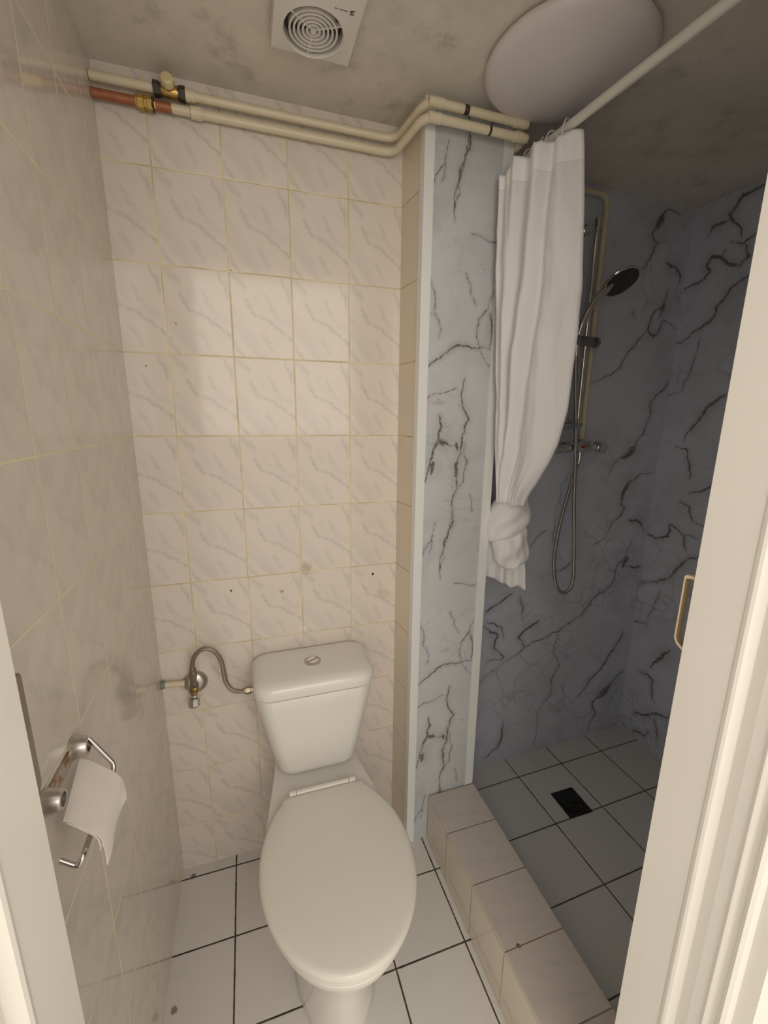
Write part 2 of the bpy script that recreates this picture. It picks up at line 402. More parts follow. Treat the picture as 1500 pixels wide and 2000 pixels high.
M_DARK = plain('dark_tarnish_and_hollow_shade', (0.05, 0.04, 0.03), 0.5, vary=0.3)  # tarnished fittings, and dark discs standing in for shade inside hollows
M_DOORPAINT = plain('cream_gloss_paint', (0.86, 0.84, 0.79), 0.24, vary=0.03, scale=6)
M_HALL = plain('hall_wall_paint', (0.82, 0.76, 0.66), 0.6, vary=0.02)
M_BLACK = plain('black_plastic', (0.02, 0.02, 0.022), 0.25, vary=0.2)
M_MARK = plain('dark_print', (0.12, 0.10, 0.09), 0.5)

# ceiling paint with mould smudges
s = NT('old_ceiling_paint', 0.34)
o_, X_, Y_, Z_ = s.xyz()
c = s.mix(s.rng(s.noise(o_, 3.0, 5.0, 0.65), 0.35, 0.7), (0.74, 0.70, 0.62), (0.60, 0.56, 0.50))
c = s.mix(s.rng(s.noise(s.mapping(o_, scale=(1, 1, 1), loc=(4, 2, 0)), 9.0, 7.0, 0.72), 0.50, 0.74, 0.0, 0.6), c, (0.32, 0.29, 0.25))
c = s.mix(s.rng(s.noise(o_, 26.0, 6.0, 0.75), 0.62, 0.8, 0.0, 0.5), c, (0.22, 0.19, 0.14))
dd = s.math('SQRT', s.math('ADD', s.math('POWER', s.math('SUBTRACT', X_, 0.505), 2.0), s.math('POWER', s.math('SUBTRACT', Y_, -0.166), 2.0)))
c = s.mix(s.rng(dd, 0.002, 0.007, 0.8, 0.0), c, (0.14, 0.11, 0.07))
s.color(c)
s.bump(s.noise(o_, 18.0, 5.0, 0.6), 0.0015, 0.6)
M_CEIL = s.m

# marbled bathroom panel: veins come from a per-vertex distance-to-vein value
def marble_mat(name, base, WEB=0.38):
    s = NT(name, 0.17)
    o_, X_, Y_, Z_ = s.xyz()
    at = s.n('ShaderNodeAttribute', attribute_name='vein')
    v = at.outputs['Fac']
    v = s.math('ADD', v, s.math('MULTIPLY', s.math('SUBTRACT', s.noise(o_, 110.0, 4.0, 0.7), 0.5), 2.4))
    core = s.rng(v, 0.3, 1.5, 1.0, 0.0)
    halo = s.math('MULTIPLY', s.rng(v, 0.5, 7.5, 0.50, 0.0), s.rng(s.noise(o_, 16.0, 3.0), 0.3, 0.7, 0.3, 1.0))
    brk = s.rng(s.noise(o_, 22.0, 3.0), 0.3, 0.5, 0.45, 1.0)
    cl = s.rng(s.noise(o_, 3.2, 5.0, 0.6, 0.6), 0.3, 0.75)
    b2 = tuple(c*0.86 for c in base)
    col = s.mix(cl, base, b2)
    n1 = s.noise(s.mapping(o_, rot=(0.4, 0.6, 0.3), scale=(1, 1, 1.7)), 4.2, 6.0, 0.6, 1.1)
    fine = s.rng(s.math('ABSOLUTE', s.math('SUBTRACT', n1, 0.5)), 0.0, 0.014, 0.26, 0.0)
    fine = s.math('MULTIPLY', fine, s.rng(s.noise(o_, 5.0, 2.0), 0.45, 0.65))
    vc = (0.11, 0.10, 0.10)
    nn = s.n('ShaderNodeTexNoise'); s.set(nn.inputs['Vector'], o_); nn.inputs['Scale'].default_value = 7.0; nn.inputs['Detail'].default_value = 4.0
    wv = s.n('ShaderNodeVectorMath', operation='MULTIPLY_ADD'); s.t.links.new(nn.outputs['Color'], wv.inputs[0]); wv.inputs[1].default_value = (0.16, 0.16, 0.16); s.t.links.new(o_, wv.inputs[2])
    vo = s.n('ShaderNodeTexVoronoi', feature='DISTANCE_TO_EDGE'); s.t.links.new(wv.outputs[0], vo.inputs['Vector']); vo.inputs['Scale'].default_value = 8.5
    web = s.rng(vo.outputs['Distance'], 0.0, 0.045, 0.75, 0.0)
    web = s.math('MULTIPLY', web, s.rng(s.noise(s.mapping(o_, loc=(3.3, 1.7, 0.4)), 2.6, 3.0, 0.6), 0.50, 0.62))
    haze = s.math('MULTIPLY', s.rng(s.noise(s.mapping(o_, rot=(0.5, 0.3, 0.2), loc=(1.1, 0.2, 2.0)), 5.5, 5.0, 0.65, 0.5), 0.52, 0.72), 0.30)
    col = s.mix(fine, col, vc)
    col = s.mix(haze, col, tuple(c*0.5 for c in base))
    col = s.mix(s.math('MULTIPLY', web, WEB), col, vc)
    col = s.mix(halo, col, tuple(c*0.55 for c in base))
    col = s.mix(s.math('MULTIPLY', core, s.math('MULTIPLY', brk, 0.9)), col, vc)
    s.color(col)
    return s.m
M_MARBLE = marble_mat('grey_veined_marble_panel', (0.61, 0.64, 0.665), 0.25)
M_MARBLE_D = marble_mat('grey_veined_marble_shower', (0.62, 0.66, 0.77))

def jagged(pts, amp, rnd):
    P = [np.array(p, float) for p in pts]
    for lev in range(3):
        out = [P[0]]
        for a, b in zip(P, P[1:]):
            d = b - a; L = np.hypot(*d)
            nrm = np.array((-d[1], d[0]))
            out.append((a+b)/2 + nrm*rnd.uniform(-1, 1)*amp)
            out.append(b)
        P = out
    return P

def marble_panel(name, mat, fn, u0, u1, v0, v1, step, veins, period=None, thick=0.004, back=(0, 1, 0), wscale=0.0013, minw=0.0013):
    """fn(u, v) -> xyz of the front face; veins: (half width, points in (u, v))"""
    nu = int(round((u1-u0)/step)); nv = int(round((v1-v0)/step))
    U = np.linspace(u0, u1, nu+1); V = np.linspace(v0, v1, nv+1)
    D = np.full((nv+1, nu+1), 8.0)
    rnd = random.Random(7)
    reps = [0.0] if not period else [k*period for k in (-2, -1, 0, 1)]
    for w, pts in veins:
        J = jagged(pts, 0.12, rnd)
        for off in reps:
            for i, (a, b) in enumerate(zip(J, J[1:])):
                f = i/max(1, len(J)-2)
                ww = max(minw, w*wscale*(0.65 + 0.7*math.sin(PI*min(1, f*1.05+0.1))*(0.7+0.6*((i*37) % 11)/11)))
                ax, az, bx, bz = a[0], a[1]+off, b[0], b[1]+off
                R = ww*6 + 0.006
                iu0 = np.searchsorted(U, min(ax, bx)-R); iu1 = np.searchsorted(U, max(ax, bx)+R)
                iv0 = np.searchsorted(V, min(az, bz)-R); iv1 = np.searchsorted(V, max(az, bz)+R)
                if iu1 <= iu0 or iv1 <= iv0: continue
                gx, gz = np.meshgrid(U[iu0:iu1], V[iv0:iv1])
                dx, dz = bx-ax, bz-az
                L2 = dx*dx+dz*dz + 1e-12
                t = np.clip(((gx-ax)*dx + (gz-az)*dz)/L2, 0, 1)
                d = np.hypot(gx-ax-t*dx, gz-az-t*dz)/ww
                D[iv0:iv1, iu0:iu1] = np.minimum(D[iv0:iv1, iu0:iu1], d)
    bm = B()
    lay = bm.verts.layers.float.new('vein')
    G = []
    for j in range(nv+1):
        row = []
        for i in range(nu+1):
            vv = bm.verts.new(fn(U[i], V[j])); vv[lay] = float(D[j, i]); row.append(vv)
        G.append(row)
    for j in range(nv):
        for i in range(nu):
            bm.faces.new((G[j][i], G[j][i+1], G[j+1][i+1], G[j+1][i]))
    # slab thickness behind the face
    loop = G[0][:] + [G[j][nu] for j in range(1, nv+1)] + [G[nv][i] for i in range(nu-1, -1, -1)] + [G[j][0] for j in range(nv-1, 0, -1)]
    bk = Vector(back)*thick
    bl = []
    for v in loop:
        w = bm.verts.new(v.co + bk); w[lay] = 8.0; bl.append(w)
    for i in range(len(loop)):
        j = (i+1) % len(loop)
        bm.faces.new((loop[j], loop[i], bl[i], bl[j]))
    bm.faces.new(bl)
    return struct(name, bm, mat)

# ---------------------------------------------------------------- room shell
CZ = 2.12
bm = B(); box(bm, -0.08, 0.0, -0.85, 0.0, -0.05, CZ); struct('wall_left', bm, M_TILE_LEFT)
bm = B(); box(bm, -0.08, 0.692, 0.0, 0.08, -0.05, CZ); struct('wall_back', bm, M_TILE_BACK)
bm = B(); prism(bm, [(0.692, 0.0), (0.705, -0.121), (0.735, -0.121), (0.735, 0.0)], 0.0, CZ); struct('wall_pillar', bm, M_TILE_SIDE)
marble_panel('wall_pillar_front', M_MARBLE, lambda u, v: (u, -0.125, v), 0.706, 0.938, 0.0, CZ, 0.003, VEINS_PILLAR, period=0.938)
marble_panel('wall_pillar_right', M_MARBLE_D, lambda u, v: (0.938, u, v), -0.125, 0.055, 0.035, CZ, 0.01, [], back=(-1, 0, 0))
BY = lambda x: 0.048 + (x - 0.94)*0.0366
marble_panel('wall_shower_back', M_MARBLE_D, lambda u, v: (u, BY(u), v), 0.93, 1.815, 0.035, CZ, 0.004, VEINS_BACK, wscale=0.0013, minw=0.0015)
marble_panel('wall_shower_right', M_MARBLE_D, lambda u, v: (1.815, u, v), -0.85, 0.08, 0.035, CZ, 0.004, VEINS_RIGHT, back=(1, 0, 0), wscale=0.0014, minw=0.0016)
bm = B(); box(bm, -0.5, 1.95, -2.7, 0.15, -0.08, 0.0); struct('floor', bm, M_FLOOR)
bm = B(); box(bm, 0.945, 1.815, -0.85, 0.09, 0.0, 0.035); struct('floor_shower', bm, M_SHOWER_FLOOR)
bm = B(); box(bm, -0.1, 1.9, -0.85, 0.15, CZ, CZ+0.06); struct('ceiling', bm, M_CEIL)

# wall with the doorway, room side at y = -0.85
bm = B()
box(bm, 0.83, 1.95, -0.99, -0.85, 0, 2.5)
box(bm, -0.6, 0.04, -0.99, -0.85, 0, 2.5)
box(bm, 0.04, 0.83, -0.99, -0.85, 2.05, 2.5)
struct('wall_front', bm, M_HALL)

# painted door frame
door = thing('door_1', (0.43, -0.92, 0.0), kind='structure')
def jamb_profile(x, sgn):
    """x = reveal plane, sgn = +1 for the right jamb"""
    P = [(0, -0.85), (0, -0.9085), (-0.0015, -0.911), (-0.0025, -0.915), (-0.0015, -0.9185), (0.006, -0.9215), (0.0085, -0.925),
         (0.006, -0.930), (0.004, -0.940), (0.004, -0.954), (0.0015, -0.9555), (0.0005, -0.958), (0.0015, -0.9605), (0.006, -0.963), (0.006, -0.9695),
         (0.0015, -0.971), (0.0, -0.975), (0.0025, -0.979), (0.008, -0.982), (0.008, -1.0), (0.07, -1.0), (0.07, -0.85)]
    return [(x + sgn*a, b) for a, b in P]
bm = B(); prism(bm, jamb_profile(0.784, 1), 0, 2.05); obj('jamb', bm, M_DOORPAINT, door)
bm = B(); prism(bm, jamb_profile(0.0875, -1), 0, 2.05); obj('jamb', bm, M_DOORPAINT, door)
bm = B(); box(bm, 0.02, 0.85, -1.0, -0.85, 2.0, 2.08, 0.002); obj('head', bm, M_DOORPAINT, door)
# keeper on the right jamb: open cream box with a chamfered lower corner
bm = B()
yo, yi = -0.8345, -0.85
out = [(yi, 1.212), (yo-0.002, 1.2105), (yo, 1.208), (yo, 1.1225), (yo-0.0045, 1.1155), (yi, 1.109)]
inn = [(yi, 1.2085), (yo-0.003, 1.2065), (yo-0.0022, 1.2045), (yo-0.0022, 1.1245), (yo-0.0055, 1.119), (yi, 1.1135)]
x0, x1 = 0.7875, 0.7965
for (a, b, c, d) in [(out[i], out[i+1], inn[i+1], inn[i]) for i in range(5)]:
    q = [(x0, *a), (x0, *b), (x0, *c), (x0, *d), (x1, *a), (x1, *b), (x1, *c), (x1, *d)]
    vs = [bm.verts.new(p) for p in q]
    for f in ((0,1,2,3), (7,6,5,4), (0,4,5,1), (1,5,6,2), (2,6,7,3), (3,7,4,0)): bm.faces.new([vs[i] for i in f]).material_index = 1 if f[0] == 2 else 0
bmesh.ops.remove_doubles(bm, verts=bm.verts[:], dist=1e-5)
M_KEEPER = plain('cream_keeper_paint', (0.72, 0.60, 0.42), 0.35, vary=0.06)
obj('keeper', bm, [M_KEEPER, plain('brown_dirty_metal', (0.30, 0.22, 0.12), 0.5, vary=0.2)], door, label='cream painted box keeper on the right jamb')
bm = B()
vs = [(0.0785, -0.85), (0.0872, -0.85), (0.0872, -0.842), (0.0850, -0.8395), (0.080, -0.8395)]
rings = [[(a, b + dz2, z) for a, b in vs] for z, dz2 in ((1.096, -0.02), (1.108, 0.0), (1.206, 0.0), (1.2075, -0.002))]
rings[0] = [(a, max(-0.8505, b), z) for a, b, z in rings[0]]
loft(bm, rings)
obj('hinge', bm, M_OLDMETAL, door, smooth=30, label='tarnished metal hinge on the left jamb')

# white corner beads of the pillar
bm = B()
prism(bm, [(0.7015, -0.1275), (0.727, -0.1275), (0.727, -0.1252), (0.704, -0.1252), (0.7025, -0.105), (0.7000, -0.105)], 0.0, CZ)
struct('trim_1', bm, M_BEAD)
bm = B()
prism(bm, [(0.912, -0.1272), (0.9402, -0.1272), (0.9402, -0.105), (0.9382, -0.105), (0.9382, -0.1252), (0.912, -0.1252)], 0.172, CZ)
struct('trim_2', bm, M_BEAD)

# tiled kerb between toilet and shower
bm = B()
box(bm, 0.775, 0.945, -0.85, -0.1278, 0.0, 0.172, 0.0042, 2)
for f in bm.faces:
    f.material_index = 0 if abs(f.normal.z) > 0.9 else (2 if (abs(f.normal.z) > 0.1) else 1)
k = obj('shower_kerb', bm, [M_CURB_TOP, M_CURB_SIDE, M_EDGE], None)
tag(k, 'low marbled tile kerb running between the toilet floor and the shower', 'kerb')

# ---------------------------------------------------------------- toilet
T = thing('toilet', (0.408, -0.34, 0.0), 'white close-coupled toilet with closed lid against the tiled back wall', 'toilet')
CX = 0.408
def outline(a, wb, yb, yw, yf, z, n=48, pb=1.0, cx=CX, cr=0.02):
    """plan outline: half ellipse in front of yw, easing to half width wb at the straight back yb"""
    pts = []
    m = n//2
    right = []
    for i in range(m+1):
        t = i/m*PI/2
        right.append((a*math.sin(t), yf + (yw-yf)*(1-math.cos(t))))
    for i in range(1, m+1):
        t = i/m
        y = yw + (yb-yw)*t
        s_ = 0.5 - 0.5*math.cos(PI*min(1.0, t**pb))
        right.append((a + (wb-a)*s_, y))
    # round the back corner
    x_, y_ = right.pop()
    c = min(cr, wb*0.5)
    for i in range(7):
        t = i/6*PI/2
        right.append((wb - c + c*math.cos(t), yb - c + c*math.sin(t)))
    L = [(cx + x, y, z) for x, y in right]
    Rr = [(cx - x, y, z) for x, y in right[::-1]]
    return L + Rr[:-1]
bm = B()
secs = [
 (0.100, 0.085, -0.10, -0.36, -0.530, 0.000),
 (0.102, 0.087, -0.10, -0.36, -0.533, 0.006),
 (0.097, 0.083, -0.10, -0.36, -0.530, 0.030),
 (0.088, 0.080, -0.10, -0.36, -0.530, 0.120),
 (0.086, 0.080, -0.09, -0.37, -0.540, 0.190),
 (0.095, 0.082, -0.07, -0.39, -0.563, 0.240),
 (0.118, 0.088, -0.05, -0.41, -0.597, 0.290),
 (0.144, 0.098, -0.03, -0.42, -0.630, 0.335),
 (0.159, 0.108, -0.02, -0.43, -0.648, 0.370),
 (0.164, 0.113, -0.015, -0.435, -0.654, 0.388),
 (0.165, 0.114, -0.015, -0.435, -0.655, 0.396),
 (0.161, 0.111, -0.018, -0.435, -0.651, 0.402),
 (0.150, 0.102, -0.024, -0.435, -0.640, 0.405),
]
loft(bm, [outline(a, wb, yb, yw, yf, z) for a, wb, yb, yw, yf, z in secs])
bowl = obj('bowl', bm, M_PORCELAIN, T, smooth=40)
def ell(a, yw, yf, z, yb=-0.252, d=0.223, n=40, sc=0.0):
    """seat plan: front half ellipse, back half of an ellipse cut straight at yb"""
    a -= sc; yf += sc; yb -= sc
    R_ = []
    for i in range(n+1):
        t = i/n*PI/2
        R_.append((a*math.sin(t), yf + (yw-yf)*(1-math.cos(t))))
    N = 20
    for i in range(1, N+1):
        y = yw + (yb - 0.012 - yw)*i/N
        R_.append((a*math.sqrt(max(0, 1-((y-yw)/d)**2)), y))
    wx = R_[-1][0]
    for i in range(1, 6):
        t = i/5*PI/2
        R_.append((wx - 0.012*(1-math.cos(t)), yb - 0.012 + 0.012*math.sin(t)))
    return [(CX+x, y, z) for x, y in R_] + [(CX-x, y, z) for x, y in R_[::-1]][:-1]
bm = B()
loft(bm, [ell(0.170, -0.44, -0.661, z, sc=s_) for z, s_ in ((0.4065, 0.006), (0.408, 0.001), (0.413, 0.0), (0.4175, 0.001), (0.4185, 0.006))])
obj('seat', bm, M_SEAT, T, smooth=50)
bm = B()
loft(bm, [ell(0.172, -0.44, -0.664, z, sc=s_) for z, s_ in ((0.4195, 0.005), (0.4205, 0.001), (0.425, 0.0), (0.430, 0.0015), (0.4335, 0.006), (0.435, 0.014), (0.4365, 0.05), (0.4372, 0.1))])
obj('lid', bm, M_SEAT, T, smooth=50)
bm = B()
tube(bm, [(0.338, -0.246, 0.4295), (0.478, -0.246, 0.4295)], 0.0075, 16)
hg = obj('hinge', bm, M_SEAT, T, smooth=50)
for sx in (-1, 1):
    bm = B()
    tube(bm, [(CX + sx*0.0715, -0.246, 0.4295), (CX + sx*0.088, -0.246, 0.4295)], 0.0082, 16)
    box(bm, CX + sx*0.078 - 0.010, CX + sx*0.078 + 0.010, -0.256, -0.236, 0.405, 0.428, 0.003)
    obj('hinge_cap', bm, M_PLASTIC, T, smooth=50)

def rrect(cx, hw, y0, y1, z, rf, rb, n=8, bow=0.0):
    """rounded rectangle; y0 = front, y1 = back; rf/rb corner radii; bow bulges the front"""
    pts = []
    for (sx, yy, sy, r, a0) in ((1, y0, -1, rf, -PI/2), (1, y1, 1, rb, 0), (-1, y1, 1, rb, PI/2), (-1, y0, -1, rf, PI)):
        ccx = cx + sx*(hw-r); ccy = yy - sy*r
        for i in range(n+1):
            t = a0 + i/n*PI/2
            x = ccx + r*math.cos(t); y = ccy + r*math.sin(t)
            pts.append((x, y, z))
    out = []
    for (x, y, z_) in pts:
        if bow and y < (y0+y1)/2:
            f = 1 - ((x-cx)/hw)**2
            y -= bow*f
        out.append((x, y, z_))
    return out
bm = B()
tsec = [(0.412, 0.098, -0.155, 0.035), (0.416, 0.106, -0.163, 0.04), (0.425, 0.112, -0.170, 0.042), (0.440, 0.1165, -0.174, 0.042), (0.50, 0.129, -0.178, 0.042),
        (0.58, 0.145, -0.182, 0.042), (0.64, 0.158, -0.186, 0.044), (0.669, 0.1625, -0.1885, 0.045), (0.6705, 0.1615, -0.1875, 0.045), (0.6708, 0.153, -0.180, 0.042), (0.676, 0.153, -0.180, 0.042)]
loft(bm, [rrect(0.410, hw, y0, -0.006, z, r, 0.02, bow=0.006) for z, hw, y0, r in tsec])
cis = obj('cistern', bm, M_PORCELAIN, T, smooth=40)
bm = B()
lsec = [(0.6740, 0.150, -0.179, 0.04), (0.6740, 0.1625, -0.1885, 0.045), (0.6752, 0.1645, -0.190, 0.046), (0.690, 0.1665, -0.192, 0.047), (0.698, 0.1655, -0.191, 0.047), (0.705, 0.1625, -0.1875, 0.046),
        (0.7105, 0.156, -0.181, 0.042), (0.7145, 0.146, -0.171, 0.036), (0.7165, 0.132, -0.157, 0.028), (0.7175, 0.08, -0.12, 0.015)]
loft(bm, [rrect(0.410, hw, y0, -0.004 - (0.167-hw)*0.55, z, r, 0.03 if hw > 0.1 else 0.01, bow=0.006) for z, hw, y0, r in lsec])
cl = obj('cistern_lid', bm, M_PORCELAIN, cis, smooth=40)
bm = B()
lathe(bm, (0.410, -0.098, 0.7168), (0, 0, 1), [(0, 0.0235), (0.003, 0.0235), (0.0042, 0.0215), (0.0042, 0.0185), (0.0022, 0.0178), (0.002, 0.0001)], 32)
fb = obj('flush_button', bm, M_BRUSHED, cis, smooth=40)
for sgn in (-1, 1):
    bm = B()
    pts = []
    for i in range(13):
        t = i/12*PI + (0 if sgn > 0 else PI)
        pts.append((0.410 + 0.0155*math.cos(t+0.5), -0.098 + 0.0155*math.sin(t+0.5)))
    d = Vector((-math.sin(0.5), math.cos(0.5)))*0.0012*sgn
    pts = [(x+d.x, y+d.y) for x, y in pts]
    prism(bm, pts, 0.718, 0.7215 if sgn > 0 else 0.7205)
    obj('button_half', bm, M_CHROME, cis)

# ---------------------------------------------------------------- stop valve and cistern hose
V = thing('stop_valve', (0.086, 0.0, 0.655), 'old chrome stop valve with round rosette on the back wall left of the cistern', 'valve')
bm = B(); lathe(bm, (0.086, -0.0005, 0.652), (0, -1, 0), [(0, 0.034), (0.004, 0.0335), (0.010, 0.029), (0.0155, 0.021), (0.017, 0.012)], 32)
obj('rosette', bm, M_BRUSHED, V, smooth=50)
bm = B()
lathe(bm, (0.086, -0.015, 0.655), (0, -1, 0), [(0, 0.010), (0.022, 0.010), (0.024, 0.008)], 16)
lathe(bm, (0.084, -0.03, 0.630), (0.03, 0, 1), [(0, 0.009), (0.012, 0.009), (0.013, 0.0125), (0.024, 0.0125), (0.026, 0.009), (0.052, 0.009), (0.053, 0.0115), (0.068, 0.0115), (0.069, 0.0085), (0.074, 0.0085)], 6)
obj('body', bm, M_OLDMETAL, V, smooth=25)
bm = B(); lathe(bm, (0.085, -0.032, 0.640), (0, 0, 1), [(0, 0.0130), (0.004, 0.0132), (0.005, 0.0132)], 12)
lathe(bm, (0.088, -0.043, 0.655), (0, -1, 0), [(0, 0.006), (0.004, 0.006), (0.005, 0.003)], 10)
obj('packing_nut', bm, M_BRASS, V, smooth=25, label='worn brass packing nut')
bm = B(); lathe(bm, (0.0835, -0.032, 0.626), (-0.06, -0.35, -1), [(-0.004, 0.007), (0.004, 0.007), (0.006, 0.0135), (0.012, 0.0155), (0.026, 0.0155), (0.030, 0.012)], 8)
obj('knob', bm, M_BRUSHED, V, smooth=20)
bm = B(); tube(bm, [(0.001, -0.014, 0.665), (0.060, -0.014, 0.660)], 0.0085, 14)
obj('stub_pipe', bm, M_PIPE, V, smooth=50, label='short cream painted pipe out of the left wall')
bm = B(); lathe(bm, (0.0008, -0.014, 0.665), (1, 0, 0), [(0, 0.0115), (0.008, 0.0105), (0.010, 0.009)], 16)
obj('collar', bm, plain('verdigris', (0.20, 0.24, 0.20), 0.6, vary=0.3, scale=80), V, smooth=40, label='greenish corroded collar')

H = thing('cistern_hose', (0.16, -0.04, 0.62), 'braided S-curved hose between the old stop valve and the cistern', 'hose')
hp = smooth_path([(0.0865, -0.031, 0.704), (0.087, -0.033, 0.725), (0.097, -0.042, 0.756), (0.121, -0.048, 0.776), (0.147, -0.050, 0.766), (0.163, -0.050, 0.735), (0.168, -0.052, 0.700), (0.172, -0.055, 0.668), (0.186, -0.060, 0.645), (0.205, -0.064, 0.638), (0.222, -0.066, 0.638)], 6)
s = NT('braided_hose', 0.38, metallic=0.8, base=(0.36, 0.30, 0.25))
o_, X_, Y_, Z_ = s.xyz()
w1 = s.n('ShaderNodeTexWave', bands_direction='DIAGONAL'); s.set(w1.inputs['Vector'], o_); w1.inputs['Scale'].default_value = 180; w1.inputs['Distortion'].default_value = 2.0
s.color(s.mix(w1.outputs['Fac'], (0.24, 0.19, 0.15), (0.46, 0.39, 0.33)))
s.bump(w1.outputs['Fac'], 0.0006, 0.7)
M_BRAID = s.m
bm = B(); tube(bm, hp, 0.0062, 14); obj('hose', bm, M_BRAID, H, smooth=60)
bm = B(); lathe(bm, (0.218, -0.066, 0.638), (1, 0, 0), [(0, 0.0075), (0.004, 0.008), (0.005, 0.011), (0.018, 0.011), (0.019, 0.008), (0.034, 0.008)], 6)
obj('nut', bm, M_OLDMETAL, H, smooth=25)
bm = B(); lathe(bm, (0.0863, -0.0305, 0.696), (0.01, -0.03, 1), [(0, 0.0098), (0.012, 0.0098), (0.013, 0.0075), (0.018, 0.0072)], 12)
obj('nut', bm, M_OLDMETAL, H, smooth=25)

# ---------------------------------------------------------------- pipes under the ceiling
ZU, ZL = 2.079, 2.051
YF = -0.163
ZUF, ZLF = 2.087, 2.057
def bracket(parent, p, axis, r, col=None):
    bm = B(); lathe(bm, p, axis, [(-0.004, r*1.12), (0.004, r*1.12)], 14)
    obj('clip', bm, col or M_DARK, parent, smooth=40)
up = thing('hot_water_pipe', (0.35, -0.03, ZU), 'upper cream water pipe with a valve, running close under the ceiling', 'pipe')
r = 0.0092
xr = 0.9485
bm = B()
pa = round_path([(0.001, -0.022, ZU), (0.665, -0.022, ZU), (0.690, YF, ZUF), (xr, YF, ZUF), (xr, 0.030, ZUF), (1.400, 0.046, ZU+0.012), (1.400, 0.046, 1.33)], 0.034, 8)
for i, p in enumerate(pa):
    pass
tube(bm, pa, r, 14)
obj('pipe', bm, M_PIPE, up, smooth=60)
for (x, w, rr) in ((0.190, 0.014, 0.0125),):
    bm = B(); lathe(bm, (x, -0.022, ZU), (1, 0, 0), [(-w, r*1.0), (-w, rr), (w*0.6, rr*0.96), (w, r*1.02)], 16)
    obj('sleeve', bm, M_PIPE, up, smooth=40)
bm = B()
lathe(bm, (0.119, -0.022, ZU), (1, 0, 0), [(0, 0.0145), (0.012, 0.0145), (0.0125, 0.0125), (0.017, 0.0125)], 6)
obj('compression_nut', bm, M_DARK, up, smooth=20)
bm = B()
lathe(bm, (0.166, -0.022, ZU), (1, 0, 0), [(0, 0.0125), (0.004, 0.0125), (0.0045, 0.0145), (0.016, 0.0145)], 6)
obj('compression_nut', bm, M_DARK, up, smooth=20)
bm = B()
lathe(bm, (0.134, -0.022, ZU), (1, 0, 0), [(0, 0.011), (0.006, 0.0125), (0.026, 0.0125), (0.034, 0.011)], 16)
lathe(bm, (0.150, -0.028, ZU), (0, -1, 0.2), [(0, 0.007), (0.012, 0.007)], 12)
obj('valve_body', bm, M_BRASS, up, smooth=30)
bm = B()
lathe(bm, (0.150, -0.037, ZU+0.003), (0, -1, 0.2), [(0, 0.008), (0.003, 0.0135), (0.010, 0.0145), (0.017, 0.013), (0.020, 0.009)], 10)
obj('valve_knob', bm, plain('yellowed_plastic', (0.70, 0.58, 0.34), 0.4, vary=0.1), up, smooth=30)
bm = B(); lathe(bm, (0.786, YF, ZUF), (1, 0, 0), [(-0.006, r*1.04), (0.006, r*1.04)], 14); obj('clip', bm, M_DARK, up, smooth=40)
bm = B(); lathe(bm, (0.928, YF, ZUF), (1, 0, 0), [(-0.014, r*1.0), (-0.014, r*1.22), (0.010, r*1.22), (0.022, r*1.0)], 14); obj('elbow', bm, M_PIPE, up, smooth=40)
bm = B(); lathe(bm, (0.699, YF, ZUF), (1, 0, 0), [(-0.006, r*1.1), (0.030, r*1.16), (0.031, r*1.0)], 14); obj('elbow', bm, M_PIPE, up, smooth=40)

lo = thing('cold_water_pipe', (0.35, -0.03, ZL), 'lower cream water pipe with a bare copper end beside the left wall', 'pipe')
bm = B()
pa = round_path([(0.135, -0.018, ZL), (0.662, -0.018, ZL), (0.686, YF-0.001, ZLF), (xr-0.001, YF-0.001, ZLF), (xr-0.001, 0.032, ZLF), (1.236, 0.044, ZL), (1.240, 0.044, 1.33)], 0.030, 8)
tube(bm, pa, r, 14)
obj('pipe', bm, M_PIPE, lo, smooth=60)
bm = B(); tube(bm, [(0.001, -0.018, ZL), (0.095, -0.018, ZL), (0.152, -0.018, ZL)], [r*1.02, r*1.02, r*1.04], 14)
# chipped paint tongue where the copper still shows
obj('copper_end', bm, M_COPPER, lo, smooth=60, label='bare reddish copper length')
bm = B()
lathe(bm, (0.082, -0.018, ZL), (1, 0, 0), [(0, 0.0115), (0.004, 0.0120), (0.005, 0.0150), (0.016, 0.0150), (0.017, 0.0120), (0.022, 0.0120), (0.023, 0.0150), (0.033, 0.0150), (0.034, 0.0115), (0.038, 0.011)], 6)
obj('compression_joint', bm, M_BRASS, lo, smooth=20)
bm = B(); torus(bm, (0.1155, -0.018, ZL), (1, 0, 0), 0.0115, 0.003, 20, 8); obj('ring', bm, M_DARK, lo, smooth=60)
bm = B(); lathe(bm, (0.202, -0.018, ZL), (1, 0, 0), [(-0.014, r), (-0.012, 0.0122), (0.008, 0.0122), (0.014, r)], 16); obj('sleeve', bm, M_PIPE, lo, smooth=40)
bm = B(); lathe(bm, (0.848, YF-0.001, ZLF), (1, 0, 0), [(-0.003, r*1.05), (0.003, r*1.05)], 14); obj('clip', bm, M_DARK, lo, smooth=40)
bm = B(); lathe(bm, (0.928, YF-0.001, ZLF), (1, 0, 0), [(-0.014, r*1.0), (-0.014, r*1.22), (0.010, r*1.22), (0.022, r*1.0)], 14); obj('elbow', bm, M_PIPE, lo, smooth=40)
bm = B(); lathe(bm, (0.699, YF-0.001, ZLF), (1, 0, 0), [(-0.006, r*1.1), (0.024, r*1.16), (0.025, r*1.0)], 14); obj('elbow', bm, M_PIPE, lo, smooth=40)

